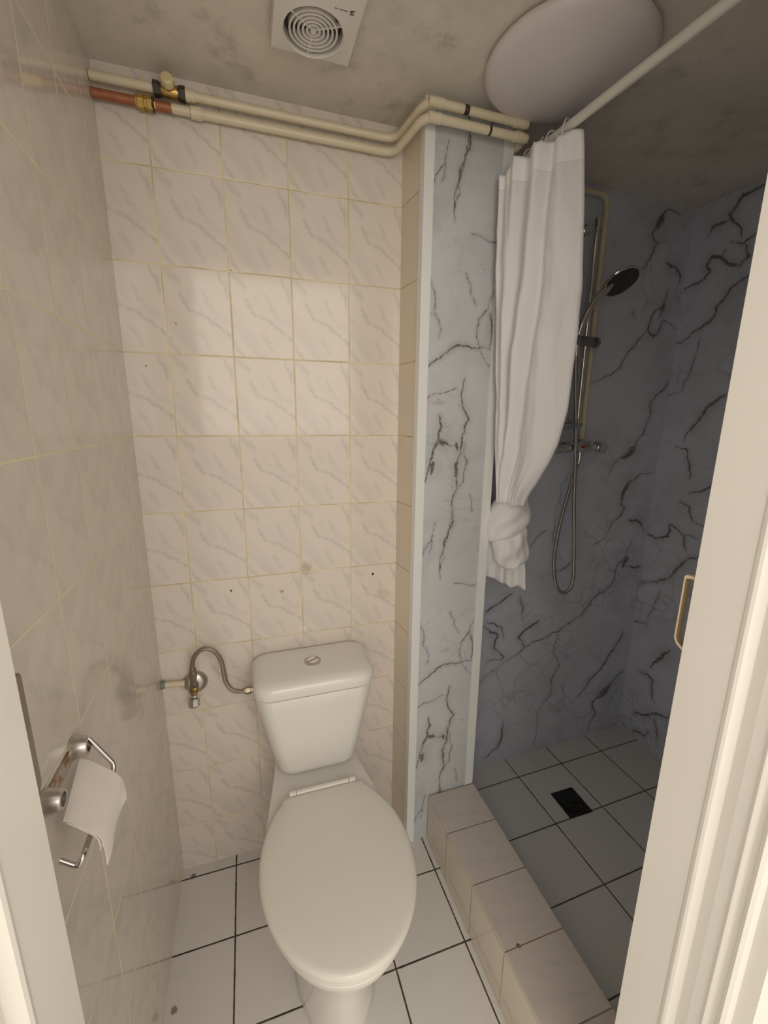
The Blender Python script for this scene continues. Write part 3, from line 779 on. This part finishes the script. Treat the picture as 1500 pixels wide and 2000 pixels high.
# ---------------------------------------------------------------- extractor fan
F = thing('extractor_fan', (0.43, -0.256, CZ), 'square white extractor fan with round grille in the ceiling', 'fan')
fx0, fx1, fy0, fy1 = 0.352, 0.508, -0.335, -0.177
gcx, gcy, gr = 0.4275, -0.236, 0.0555
bm = B()
N = 64
def sqpt(t, zz, inset=0.0):
    c, s_ = math.cos(t), math.sin(t)
    hx, hy = (fx1-fx0)/2 - inset, (fy1-fy0)/2 - inset
    cx_, cy_ = (fx0+fx1)/2, (fy0+fy1)/2
    k = 1/max(abs(c)/1, abs(s_)/1)
    return (cx_ + hx*c*k, cy_ + hy*s_*k, zz)
def cpt(t, rr, zz): return (gcx + rr*math.cos(t), gcy + rr*math.sin(t), zz)
ts = [2*PI*i/N + PI/4 for i in range(N)]
loft(bm, [[sqpt(t, CZ) for t in ts], [sqpt(t, 2.104) for t in ts], [sqpt(t, 2.1005, 0.002) for t in ts], [sqpt(t, 2.1, 0.006) for t in ts],
          [cpt(t, gr+0.004, 2.0995) for t in ts], [cpt(t, gr+0.001, 2.0985) for t in ts], [cpt(t, gr-0.001, 2.101) for t in ts], [cpt(t, gr-0.001, 2.1195) for t in ts]], False, False)
obj('cover', bm, M_PLASTIC, F, smooth=30)
bm = B(); lathe(bm, (gcx, gcy, 2.1185), (0, 0, 1), [(0, gr-0.001), (0.001, gr-0.001)], 48)
obj('duct_shade', bm, M_DARK, F)  # flat dark disc, its colour stands in for the unlit depth behind the grille
bm = B()
for k_, rr in enumerate((0.0115, 0.0195, 0.0275, 0.0355, 0.0435)):
    a_ = rr - 0.0014
    lathe(bm, (gcx, gcy, 2.101 + (5-k_)*0.0003), (0, 0, 1), [(0, a_), (0, a_+0.0034), (0.010, a_+0.0034), (0.010, a_), (0, a_)], 48, caps=False)
lathe(bm, (gcx, gcy, 2.1015), (0, 0, 1), [(0, 0.0002), (0, 0.0055), (0.008, 0.0055)], 24)
for t in (0.75, 0.75+PI*2/3, 0.75+PI*4/3):
    d = Vector((math.cos(t-PI/2+0.35), math.sin(t-PI/2+0.35), 0)); q = Vector((-d.y, d.x, 0))*0.0016
    o0 = Vector((gcx, gcy, 0)) + d*0.005; o1 = Vector((gcx, gcy, 0)) + d*(gr-0.001)
    vs = [(o0-q), (o0+q), (o1+q), (o1-q)]
    prism(bm, [(v.x, v.y) for v in vs], 2.1035, 2.110)
obj('grille', bm, M_PLASTIC, F, smooth=30)
# small printed maker's mark, rows of tiny strokes and a slanted emblem
bm = B()
for i, (mx, w) in enumerate(((0.4555, 0.0035), (0.4605, 0.002), (0.4650, 0.004), (0.4702, 0.003), (0.4745, 0.0035))):
    box(bm, mx, mx+w, -0.3005, -0.2985, 2.0994, 2.1002)
prism(bm, [(0.482, -0.302), (0.4905, -0.3045), (0.491, -0.3025), (0.4865, -0.2985), (0.4905, -0.2965), (0.4905, -0.295), (0.4825, -0.294), (0.4825, -0.2955), (0.4855, -0.2965), (0.482, -0.300)], 2.0994, 2.1002)
obj('printed_mark', bm, M_MARK, F)

# ---------------------------------------------------------------- ceiling light (off)
Lt = thing('ceiling_light', (0.937, -0.305, CZ), 'large round white ceiling light above the shower entrance, switched off', 'ceiling light')
M_OPAL = plain('opal_diffuser', (0.66, 0.62, 0.62), 0.28, vary=0.02, scale=5)
bm = B(); lathe(bm, (0.937, -0.312, CZ), (0, 0, -1), [(0, 0.150), (0.012, 0.150)], 64); obj('base', bm, M_PLASTIC, Lt, smooth=30)
bm = B()
prof = [(0.004, 0.158), (0.006, 0.163), (0.011, 0.166), (0.017, 0.1655), (0.022, 0.162), (0.027, 0.154), (0.031, 0.138), (0.035, 0.11), (0.038, 0.07), (0.0395, 0.03), (0.0397, 0.0)]
lathe(bm, (0.937, -0.312, CZ), (0, 0, -1), prof, 96)
obj('diffuser', bm, M_OPAL, Lt, smooth=60)

# ---------------------------------------------------------------- curtain rod
rod = thing('curtain_rod', (0.97, -0.40, 2.01), 'white shower curtain rod running under the ceiling over the kerb', 'curtain rod')
M_ROD = plain('cream_white_rod', (0.66, 0.65, 0.60), 0.25, vary=0.03)
RODZ = lambda y: 2.034 - (-0.10 - y)*0.0718
bm = B(); tube(bm, [(0.97, 0.046, RODZ(0.046)), (0.97, -0.849, RODZ(-0.849))], 0.0098, 20)
obj('tube', bm, M_ROD, rod, smooth=60)
for y0, y1 in ((0.0475, 0.036), (-0.8495, -0.838)):
    bm = B(); lathe(bm, (0.97, y0, RODZ(y0)), (0, y1-y0, 0), [(0, 0.020), (0.004, 0.020), (0.011, 0.012)], 24)
    obj('end_cap', bm, M_PLASTIC, rod, smooth=40)
s = NT('clear_ring_plastic', 0.15, base=(0.85, 0.85, 0.85)); s.b.inputs['Transmission Weight'].default_value = 0.25
M_CLEAR = s.m
ring0 = None
for i, y in enumerate((-0.112, -0.150, -0.172, -0.205, -0.236, -0.285)):
    if ring0 is None:
        bm = B()
        pts = [(0.97 + 0.0155*math.cos(t)*1.0, y + 0.002*math.sin(t*2), RODZ(y) - 0.006 + 0.0225*math.sin(t)) for t in [2*PI*k_/28 for k_ in range(29)]]
        tube(bm, pts, 0.0017, 8, caps=False)
        ring0 = obj('curtain_ring', bm, M_CLEAR, None, smooth=60)
        # origin at the rod
        ring0.data.transform(Matrix.Translation((-0.97, -y, -RODZ(y))))
        rg = ring0
    else:
        rg = ring0.copy(); COL.objects.link(rg)
    rg.location = (0.97, y, RODZ(y)); rg.rotation_euler = (0, 0, (0.25, -0.3, 0.15, 0.4, -0.2, 0.3)[i])
    tag(rg, ['clear plastic curtain ring farthest along the rod, nearest the pillar', 'second clear curtain ring from the pillar, beside the farthest one', 'third clear curtain ring counted from the pillar',
             'fourth clear curtain ring counted from the pillar', 'fifth clear curtain ring, second from the door side of the bunch', 'clear curtain ring nearest the door, at the smooth edge of the curtain'][i], 'curtain ring', 'clear rings holding the shower curtain')

# ---------------------------------------------------------------- shower curtain, knotted
CU_ = thing('shower_curtain', (0.95, -0.22, 1.2), 'white fabric shower curtain gathered beside the pillar and tied in a knot', 'shower curtain')
s = NT('white_curtain_fabric', 0.72, base=(0.82, 0.82, 0.85))
s.b.inputs['Sheen Weight'].default_value = 0.15
o_, X_, Y_, Z_ = s.xyz()
cc = s.mix(s.noise(o_, 6.0, 4.0), (0.78, 0.78, 0.81), (0.83, 0.83, 0.85))
hem = s.math('MULTIPLY', s.rng(Z_, 0.7435, 0.7455), 1.0)
st = s.math('MULTIPLY', s.rng(s.math('ABSOLUTE', s.math('SUBTRACT', Z_, 0.744)), 0.0, 0.0014, 0.5, 0.0), 1.0)
s.color(s.mix(st, s.mix(hem, cc, (0.90, 0.90, 0.92)), (0.6, 0.6, 0.62)))
s.bump(s.noise(s.mapping(o_, scale=(1, 1, 0.35)), 20.0, 4.0, 0.6), 0.004, 0.25)
M_CURT = s.m
KEY = [ # z, L(x, y), R(x, y)
 (2.010, (0.895, -0.150), (0.985, -0.318)), (1.968, (0.889, -0.155), (0.985, -0.326)), (1.857, (0.892, -0.155), (0.985, -0.343)), (1.70, (0.903, -0.155), (0.985, -0.362)), (1.60, (0.909, -0.155), (0.985, -0.363)),
 (1.424, (0.921, -0.155), (0.985, -0.352)), (1.34, (0.929, -0.153), (0.985, -0.332)), (1.29, (0.936, -0.151), (0.985, -0.307)), (1.235, (0.944, -0.149), (0.985, -0.268)), (1.195, (0.949, -0.149), (0.985, -0.236)), (1.17, (0.951, -0.151), (0.985, -0.222))]
def kin(z):
    for (z1, L1, R1), (z0, L0, R0) in zip(KEY, KEY[1:]):
        if z <= z1 and z >= z0:
            t = (z1 - z)/(z1 - z0)
            return Vector((L1[0]+(L0[0]-L1[0])*t, L1[1]+(L0[1]-L1[1])*t, 0)), Vector((R1[0]+(R0[0]-R1[0])*t, R1[1]+(R0[1]-R1[1])*t, 0))
    k_ = KEY[0] if z > KEY[0][0] else KEY[-1]
    return Vector((*k_[1], 0)), Vector((*k_[2], 0))
def gauss(x, m, w): return math.exp(-((x-m)/w)**2)
NS, NZ = 150, 130
Z0, Z1 = 1.165, 2.012
bm = B()
rows = []
for j in range(NZ+1):
    v = j/NZ
    rowp = []
    for i in range(NS):
        a = i/NS
        front = a < 0.5
        s_ = a*2 if front else (1-a)*2
        # scalloped top, higher at the hung points, slopes with the rod
        zt = Z1 - 0.004 - 0.014*(0.5-0.5*math.cos(2*PI*4.3*min(1, s_*1.02))) * (1.0 if s_ < 0.55 else 0.45) - 0.030*gauss(s_, 0.0, 0.14) - 0.010*gauss(s_, 0.24, 0.05)
        z = Z0 + (zt - Z0)*v
        L, R_ = kin(z)
        d = (R_ - L); wd = d.length; d.normalize()
        nrm = Vector((d.y, -d.x, 0))
        if nrm.dot(CAM - L) < 0: nrm = -nrm
        nrm.z = 0
        h = (z - Z0)/(Z1 - Z0)
        gather = 1 - h
        amp = 0.020*(0.35 + 0.65*min(1, h*3))
        # pleats at the left, one long diagonal fold, broad smooth panel at the right
        c1 = 0.44 + 0.10*h - 0.32*(1-h)**1.6
        c1 = 0.13 + 0.40*h**0.8
        n_ = 0.0
        n_ += amp*1.15*gauss(s_, c1, 0.075)
        n_ -= amp*0.9*gauss(s_, c1 + 0.13, 0.055)
        n_ += amp*0.85*gauss(s_, c1*0.42, 0.06)
        n_ -= amp*0.8*gauss(s_, c1*0.70, 0.035)
        n_ += amp*0.35*math.sin(2*PI*(s_*7.5 + 0.4*h))*max(0, 1-s_*3.2)
        n_ += 0.016*math.sin(PI*min(1, max(0, (s_-0.45)/0.55)))*(0.6+0.4*math.sin(3*h+1))
        n_ += 0.011*gauss(s_, 0.78, 0.10)*math.sin(7*h + 2.0) + 0.006*math.sin(11*h + 7*s_)*gather
        # gathers near the knot
        n_ += 0.004*math.sin(2*PI*(s_*5.0))*max(0, 1-h*7)
        n_ += 0.0045*(noise.noise(Vector((s_*5, h*9, 1.3)))) + 0.003*noise.noise(Vector((s_*13 + h*5, h*14, 5.1)))
        base = L + d*(wd*s_)
        edge = math.sqrt(max(0, 1-(2*s_-1)**2))
        if front:
            p = base + nrm*(n_ + 0.006*edge)
        else:
            p = base + nrm*(n_*0.6 - 0.004 - 0.030*edge)
        rowp.append((p.x, p.y, z))
    rows.append(rowp)
loft(bm, rows, True, True)
obj('cloth', bm, M_CURT, CU_, smooth=170)
# the knot: wrapped loop, pouch below it, flared loose end
WV = Vector((0.953, -0.303, 0.0)); TV = Vector((-0.303, -0.953, 0.0))
KO = Vector((1.0, -0.128, 1.103))
def lump(rows, depth, toff, seed, wr, n=64, sub=6, flat=1.0):
    bm = B()
    R_ = []
    K = [(r_, l, rr) for r_, l, rr in rows]
    fine = []
    for a, b in zip(K, K[1:]):
        for i in range(sub):
            t = i/sub
            fine.append(tuple(a[q] + (b[q]-a[q])*t for q in range(3)))
    fine.append(K[-1])
    m = len(fine)
    for idx, (row, l, rr) in enumerate(fine):
        f = idx/(m-1)
        hw = (rr-l)/2*0.00154
        cw = ((rr+l)/2 - 990)*0.00154
        z = KO.z - (row-1018)*0.00158
        dp = depth*(math.sin(PI*(0.08+0.84*f))**0.6)
        ring = []
        for j in range(n):
            t = 2*PI*j/n
            c, s_ = math.cos(t), math.sin(t)
            x = cw + hw*c
            y = toff + dp*s_*flat
            nn = noise.noise(Vector((c*1.6+seed, s_*1.6, f*3.0)))*wr*1.4
            # soft creases sweeping round the knot
            cr = math.sin((c*2.2 + f*7.0 + seed)*2.0 + 2*noise.noise(Vector((c*2, s_*2, seed))))
            nn += wr*0.45*cr
            zz = z + wr*0.8*math.sin(t*3 + seed*2)*0.5
            p = Vector((KO.x, KO.y, 0)) + WV*(x + nn*c*0.5) + TV*(y + nn*s_*1.6)
            p.z = zz
            ring.append(p)
        R_.append(ring)
    loft(bm, R_)
    return bm
kn = obj('knot', lump([(958,977,1016),(966,972,1020),(975,965,1024),(990,957,1029),(1005,950,1034),(1018,946,1031),(1030,944,1024),(1042,944,1013),(1052,948,993),(1058,955,968)], 0.046, 0.008, 1.3, 0.0035), M_CURT, CU_, smooth=170)
obj('knot_pouch', lump([(1024,980,1018),(1032,968,1025),(1044,961,1029),(1056,959,1031),(1070,960,1034),(1084,964,1036),(1095,969,1033),(1104,976,1025),(1110,984,1014),(1114,991,1004)], 0.040, 0.004, 4.1, 0.006), M_CURT, CU_, smooth=170)
bm = B()
rowsT = []
tl = [(1050,965,1010),(1065,955,1016),(1080,951,1025),(1100,948,1033),(1120,944,1036),(1140,944,1037),(1160,943,1039)]
NSs = 90
for idx in range(31):
    f = idx/30*(len(tl)-1); i0 = min(int(f), len(tl)-2); t = f - i0
    row, l, rr = (tl[i0][q]+(tl[i0+1][q]-tl[i0][q])*t for q in range(3))
    ring = []
    g = idx/30
    for j in range(NSs):
        a = j/NSs; front = a < 0.5; s_ = a*2 if front else (1-a)*2
        w_ = ((l + (rr-l)*s_) - 990)*0.00154
        drop = (-0.034*(1-s_)**1.1 + 0.012*gauss(s_, 0.78, 0.10) - 0.010*gauss(s_, 0.86, 0.03))*g
        z = KO.z - (row-1018)*0.00158 - drop*1.0 - (0.012 if s_ < 0.8 else 0.004)*g
        z = KO.z - (row-1018)*0.00158 + (0.036*(1-s_)**0.9 - 0.014*gauss(s_, 0.72, 0.12) + 0.004*gauss(s_, 0.86, 0.03))*g
        pl = 0.012*math.sin(s_*13 + g*1.5)*g + 0.006*math.sin(s_*27+1)*g
        d_ = -0.012 + pl + (0.004 if front else -0.004) + (-0.022*(1-s_)*g)
        p = Vector((KO.x, KO.y, 0)) + WV*w_ + TV*d_
        p.z = z
        ring.append(p)
    rowsT.append(ring)
loft(bm, rowsT)
obj('loose_end', bm, M_CURT, CU_, smooth=170)

# ---------------------------------------------------------------- shower fittings on the back wall
WB = BY(1.35)
RX, RY = 1.341, 0.008
rail = thing('shower_rail', (RX, WB, 1.38), 'chrome vertical shower rail with sliding holder on the dark marbled wall', 'shower rail')
bm = B(); tube(bm, [(RX-0.004, RY, 1.985), (RX, RY, 1.372)], 0.0098, 18); obj('rail', bm, M_CHROME, rail, smooth=60)
for zc, xx in ((1.988, RX-0.004), (1.380, RX)):
    bm = B()
    lathe(bm, (xx, WB-0.001, zc), (0, -1, 0), [(0, 0.018), (0.006, 0.018), (0.012, 0.011), (0.045, 0.011)], 20)
    tube(bm, [(xx, RY, zc-0.016), (xx, RY, zc+0.014), (xx, RY, zc+0.018)], [0.0135, 0.0135, 0.009], 18)
    obj('wall_bracket', bm, M_CHROME, rail, smooth=40)
s = NT('grey_chromed_plastic', 0.22, metallic=0.6, base=(0.22, 0.24, 0.26)); M_SLIDE = s.m
bm = B()
lathe(bm, (RX-0.062, RY-0.004, 1.648), (1, 0.02, -0.03), [(0, 0.010), (0.003, 0.0145), (0.040, 0.0155), (0.060, 0.017), (0.080, 0.0155), (0.082, 0.011), (0.090, 0.011), (0.092, 0.0165), (0.104, 0.0165), (0.107, 0.012)], 22)
obj('slider', bm, M_SLIDE, rail, smooth=30)
bm = B()
lathe(bm, (RX-0.068, RY-0.026, 1.640), (0.02, -0.1, 1), [(-0.018, 0.011), (-0.010, 0.015), (0.014, 0.0165), (0.018, 0.014)], 18)
obj('hose_holder', bm, M_SLIDE, rail, smooth=30)
s = NT('clear_soap_dish', 0.1, base=(0.5, 0.62, 0.68)); s.b.inputs['Transmission Weight'].default_value = 0.75; M_SOAP = s.m
bm = B()
lathe(bm, (RX-0.045, RY-0.012, 1.372), (0, 0, 1), [(0, 0.030), (0.003, 0.040), (0.012, 0.044), (0.0135, 0.042), (0.006, 0.036), (0.004, 0.02)], 32)
box(bm, RX-0.095, RX-0.010, RY-0.008, RY+0.012, 1.3835, 1.3865, 0.001)
obj('soap_dish', bm, M_SOAP, rail, smooth=40, label='small clear soap dish')

mx = thing('shower_mixer', (1.342, BY(1.34), 1.305), 'chrome bar shower mixer on the dark marbled wall below the rail', 'mixer tap')
MZ, MY = 1.305, -0.004
bm = B()
lathe(bm, (1.262, MY, MZ), (1, 0, 0), [(0, 0.012), (0.004, 0.0195), (0.050, 0.0205), (0.056, 0.018), (0.100, 0.018), (0.110, 0.022), (0.126, 0.022), (0.130, 0.016), (0.148, 0.013), (0.160, 0.014)], 24)
obj('body', bm, M_CHROME, mx, smooth=35)
for xx in (1.24, 1.400):
    bm = B(); lathe(bm, (xx, BY(xx)-0.0008, MZ+0.002), (0, -1, 0), [(0, 0.027), (0.008, 0.025), (0.016, 0.014), (0.050, 0.013)], 24)
    obj('wall_union', bm, M_CHROME, mx, smooth=40)
bm = B()
lathe(bm, (1.236, MY, MZ), (1, 0, 0), [(0, 0.014), (0.003, 0.0205), (0.022, 0.0205), (0.025, 0.017), (0.027, 0.017)], 14)
obj('flow_knob', bm, M_CHROME, mx, smooth=25)
bm = B()
lathe(bm, (1.418, MY, MZ), (1, 0, 0), [(0, 0.015), (0.004, 0.021), (0.030, 0.022), (0.036, 0.018), (0.037, 0.010)], 14)
obj('temperature_knob', bm, M_CHROME, mx, smooth=25)
bm = B(); lathe(bm, (1.352, MY-0.0215, MZ+0.004), (0, -1, 0), [(0, 0.0065), (0.0015, 0.0062), (0.002, 0.004)], 16)
obj('red_dot', bm, plain('red_enamel', (0.42, 0.07, 0.045), 0.3), mx, smooth=40, label='small red temperature mark')
bm = B(); lathe(bm, (1.354, MY, MZ-0.014), (0, -0.05, -1), [(0, 0.011), (0.016, 0.010), (0.022, 0.0085), (0.030, 0.0085)], 16)
obj('outlet', bm, M_CHROME, mx, smooth=30)

hs = thing('hand_shower', (1.285, -0.02, 1.64), 'chrome hand shower with dark round spray face, tilted up from its holder', 'shower head')
hc = Vector((1.398, -0.05, 1.815)); hn = Vector((0.074, -0.589, -0.872)).normalized()
bm = B()
lathe(bm, hc - hn*0.022, hn, [(0, 0.012), (0.004, 0.030), (0.010, 0.046), (0.017, 0.055), (0.021, 0.0565), (0.0235, 0.055), (0.024, 0.051)], 40)
obj('head', bm, M_CHROME, hs, smooth=40)
bm = B()
lathe(bm, hc + hn*0.0012, hn, [(0, 0.0515), (0.002, 0.0505), (0.0035, 0.047), (0.002, 0.045), (0.0035, 0.037), (0.002, 0.035), (0.0038, 0.026), (0.0022, 0.024), (0.0042, 0.010), (0.0042, 0.0001)], 40)
obj('spray_face', bm, plain('dark_spray_plastic', (0.035, 0.036, 0.038), 0.3, vary=0.2), hs, smooth=30)
hp = smooth_path([(1.278, -0.022, 1.622), (1.280, -0.025, 1.655), (1.287, -0.030, 1.695), (1.305, -0.035, 1.738), (1.330, -0.038, 1.770), (1.358, -0.038, 1.797), (1.378, -0.036, 1.822)], 6)
nh = len(hp)
bm = B(); tube(bm, hp, [0.0085 + 0.0045*(i/(nh-1)) for i in range(nh)], 14); obj('handle', bm, M_CHROME, hs, smooth=60)

sh = thing('shower_hose', (1.33, -0.02, 1.29), 'ribbed metal shower hose hanging in a long loop below the mixer', 'hose')
pth = smooth_path([(1.2785, -0.024, 1.618), (1.283, -0.024, 1.56), (1.296, -0.026, 1.45), (1.309, -0.030, 1.33), (1.318, -0.030, 1.24), (1.332, -0.026, 1.12), (1.352, -0.022, 1.00), (1.366, -0.020, 0.90),
      (1.371, -0.020, 0.845), (1.364, -0.020, 0.800), (1.340, -0.018, 0.780), (1.312, -0.016, 0.797), (1.293, -0.014, 0.845), (1.286, -0.010, 0.91), (1.292, -0.008, 0.99), (1.308, -0.005, 1.08), (1.326, -0.002, 1.15), (1.342, 0.0, 1.21), (1.353, -0.004, 1.262)], 10)
s = NT('ribbed_hose_metal', 0.25, metallic=1.0, base=(0.62, 0.59, 0.55))
o_, X_, Y_, Z_ = s.xyz()
rib = s.math('SINE', s.math('MULTIPLY', Z_, 2100.0))
s.color(s.mix(s.rng(rib, -1, 1), (0.30, 0.28, 0.25), (0.72, 0.69, 0.64)))
s.bump(rib, 0.0005, 0.6)
bm = B(); tube(bm, pth, 0.0064, 12); obj('hose', bm, s.m, sh, smooth=60)
bm = B(); tube(bm, [pth[0] + Vector((0, 0, 0.012)), pth[0] + Vector((0.001, 0, -0.022))], [0.0092, 0.0082], 14); obj('nut', bm, M_CHROME, sh, smooth=40)
bm = B(); tube(bm, [(1.354, -0.006, 1.278), (1.3525, -0.004, 1.250)], [0.010, 0.0085], 14); obj('nut', bm, M_CHROME, sh, smooth=40)

# ---------------------------------------------------------------- floor drain
dr = thing('floor_drain', (1.3195, -0.19, 0.035), 'small square black metal drain in the white tiled shower floor', 'drain')
M_DRAIN = plain('black_wet_metal', (0.018, 0.018, 0.017), 0.22, metallic=0.4, vary=0.3)
bm = B()
x0, x1, y0, y1 = 1.2705, 1.3675, -0.2435, -0.1365
def dring(z, ins): return [(x0+ins, y0+ins, z), (x1-ins, y0+ins, z), (x1-ins, y1-ins, z), (x0+ins, y1-ins, z)]
loft(bm, [dring(0.0345, 0), dring(0.0372, 0.0005), dring(0.0375, 0.004), dring(0.0358, 0.006), dring(0.0356, 0.02)], False, True)
obj('frame', bm, M_DRAIN, dr, smooth=20)
bm = B()
lathe(bm, (1.319, -0.19, 0.0357), (0, 0, 1), [(0, 0.038), (0.0022, 0.0375), (0.0026, 0.035), (0.0012, 0.033), (0.0010, 0.016), (0.0030, 0.0145), (0.0036, 0.012), (0.0034, 0.0001)], 32)
obj('cup', bm, M_DRAIN, dr, smooth=30)

# ---------------------------------------------------------------- toilet paper holder and roll
ph = thing('toilet_paper_holder', (0.0, -0.62, 0.93), 'chrome toilet paper holder with open wire arm on the left tiled wall', 'toilet paper holder')
bm = B(); box(bm, 0.0003, 0.0045, -0.668, -0.572, 0.921, 0.941, 0.0012)
s = NT('rusty_chrome', 0.3, metallic=0.9, base=(0.5, 0.48, 0.45))
o_, X_, Y_, Z_ = s.xyz()
s.color(s.mix(s.rng(s.noise(o_, 60.0, 4.0), 0.5, 0.65), (0.50, 0.47, 0.43), (0.36, 0.20, 0.07)))
obj('wall_plate', bm, s.m, ph, smooth=30)
for yy in (-0.573, -0.667):
    bm = B(); lathe(bm, (0.0005, yy, 0.934), (1, 0, 0), [(0, 0.0165), (0.004, 0.0165), (0.018, 0.0135), (0.021, 0.0120), (0.0212, 0.0085), (0.016, 0.0080), (0.016, 0.0001)], 20)
    po = obj('post', bm, M_BRUSHED, ph, smooth=40)
    bm = B(); lathe(bm, (0.0162, yy, 0.934), (1, 0, 0), [(0, 0.0078), (0.0006, 0.0078)], 16)
    obj('socket_shade', bm, M_DARK, po)  # dark disc, shade of the hollow post end put into its colour
bm = B()
wp = round_path([(0.008, -0.569, 0.941), (0.0200, -0.569, 0.9445), (0.0480, -0.566, 0.886), (0.0440, -0.582, 0.8740), (0.0400, -0.690, 0.8640), (0.0345, -0.693, 0.8545), (0.016, -0.690, 0.8675)], 0.010, 6)
tube(bm, wp, 0.0036, 12)
obj('wire_arm', bm, M_CHROME, ph, smooth=60)

tr = thing('toilet_paper', (0.036, -0.624, 0.88), 'last sheets of white toilet paper draped over the chrome wire holder', 'toilet paper')
M_PAPER = plain('tissue_paper', (0.84, 0.79, 0.75), 0.9, vary=0.02, spec=0.1)
ya, yb_ = -0.676, -0.577
def sheet(name, path, th, skew, parent, seed=0):
    bm = B()
    path = smooth_path([(x, 0, z) for x, z in path], 4)
    n = len(path)
    g0, g1 = [], []
    for k_, p in enumerate(path):
        a = path[max(0, k_-1)]; b = path[min(n-1, k_+1)]
        d = (b-a).normalized(); nr = Vector((-d.z, 0, d.x))
        if nr.x < 0 and nr.z < 0: nr = -nr
        l0, l1 = [], []
        tail = max(0.0, (k_/(n-1) - 0.72)/0.28)
        for q in range(15):
            f = q/14
            y = ya + (yb_-ya)*f - 0.003*tail
            w = 0.0009*noise.noise(Vector((f*4+seed, k_*0.25, seed)))
            zz = -skew*tail*(1-f) + 0.003*tail*math.sin(f*8+seed)
            xx = 0.003*tail*math.sin(f*6+seed)
            lead = (1-f)*max(0.0, 1-k_/(n*0.35))*0.012; xx += lead; zz -= lead*0.62
            l0.append(bm.verts.new(Vector((p.x+xx, y, p.z+zz)) + nr*w))
            l1.append(bm.verts.new(Vector((p.x+xx, y, p.z+zz)) + nr*(w-th)))
        g0.append(l0); g1.append(l1)
    for g in (g0, g1):
        for a, b in zip(g, g[1:]):
            for q in range(14): bm.faces.new((a[q], a[q+1], b[q+1], b[q]))
    per = lambda g: g[0][:] + [r_[-1] for r_ in g[1:]] + g[-1][-2::-1] + [r_[0] for r_ in g[-2:0:-1]]
    A, Bq = per(g0), per(g1)
    for i in range(len(A)):
        j = (i+1) % len(A)
        bm.faces.new((A[i], A[j], Bq[j], Bq[i]))
    obj(name, bm, M_PAPER, parent, smooth=60)
sheet('top_sheet', [(0.0090, 0.9175), (0.018, 0.9130), (0.030, 0.9025), (0.042, 0.8905), (0.0515, 0.8800), (0.0575, 0.8705), (0.0590, 0.858), (0.0595, 0.846), (0.0585, 0.832)], 0.0012, 0.004, tr, 1.0)
sheet('inner_sheets', [(0.012, 0.9130), (0.019, 0.9095), (0.030, 0.900), (0.041, 0.889), (0.049, 0.8800), (0.0545, 0.8705), (0.0562, 0.862), (0.0560, 0.856)], 0.0015, 0.0, tr, 3.0)
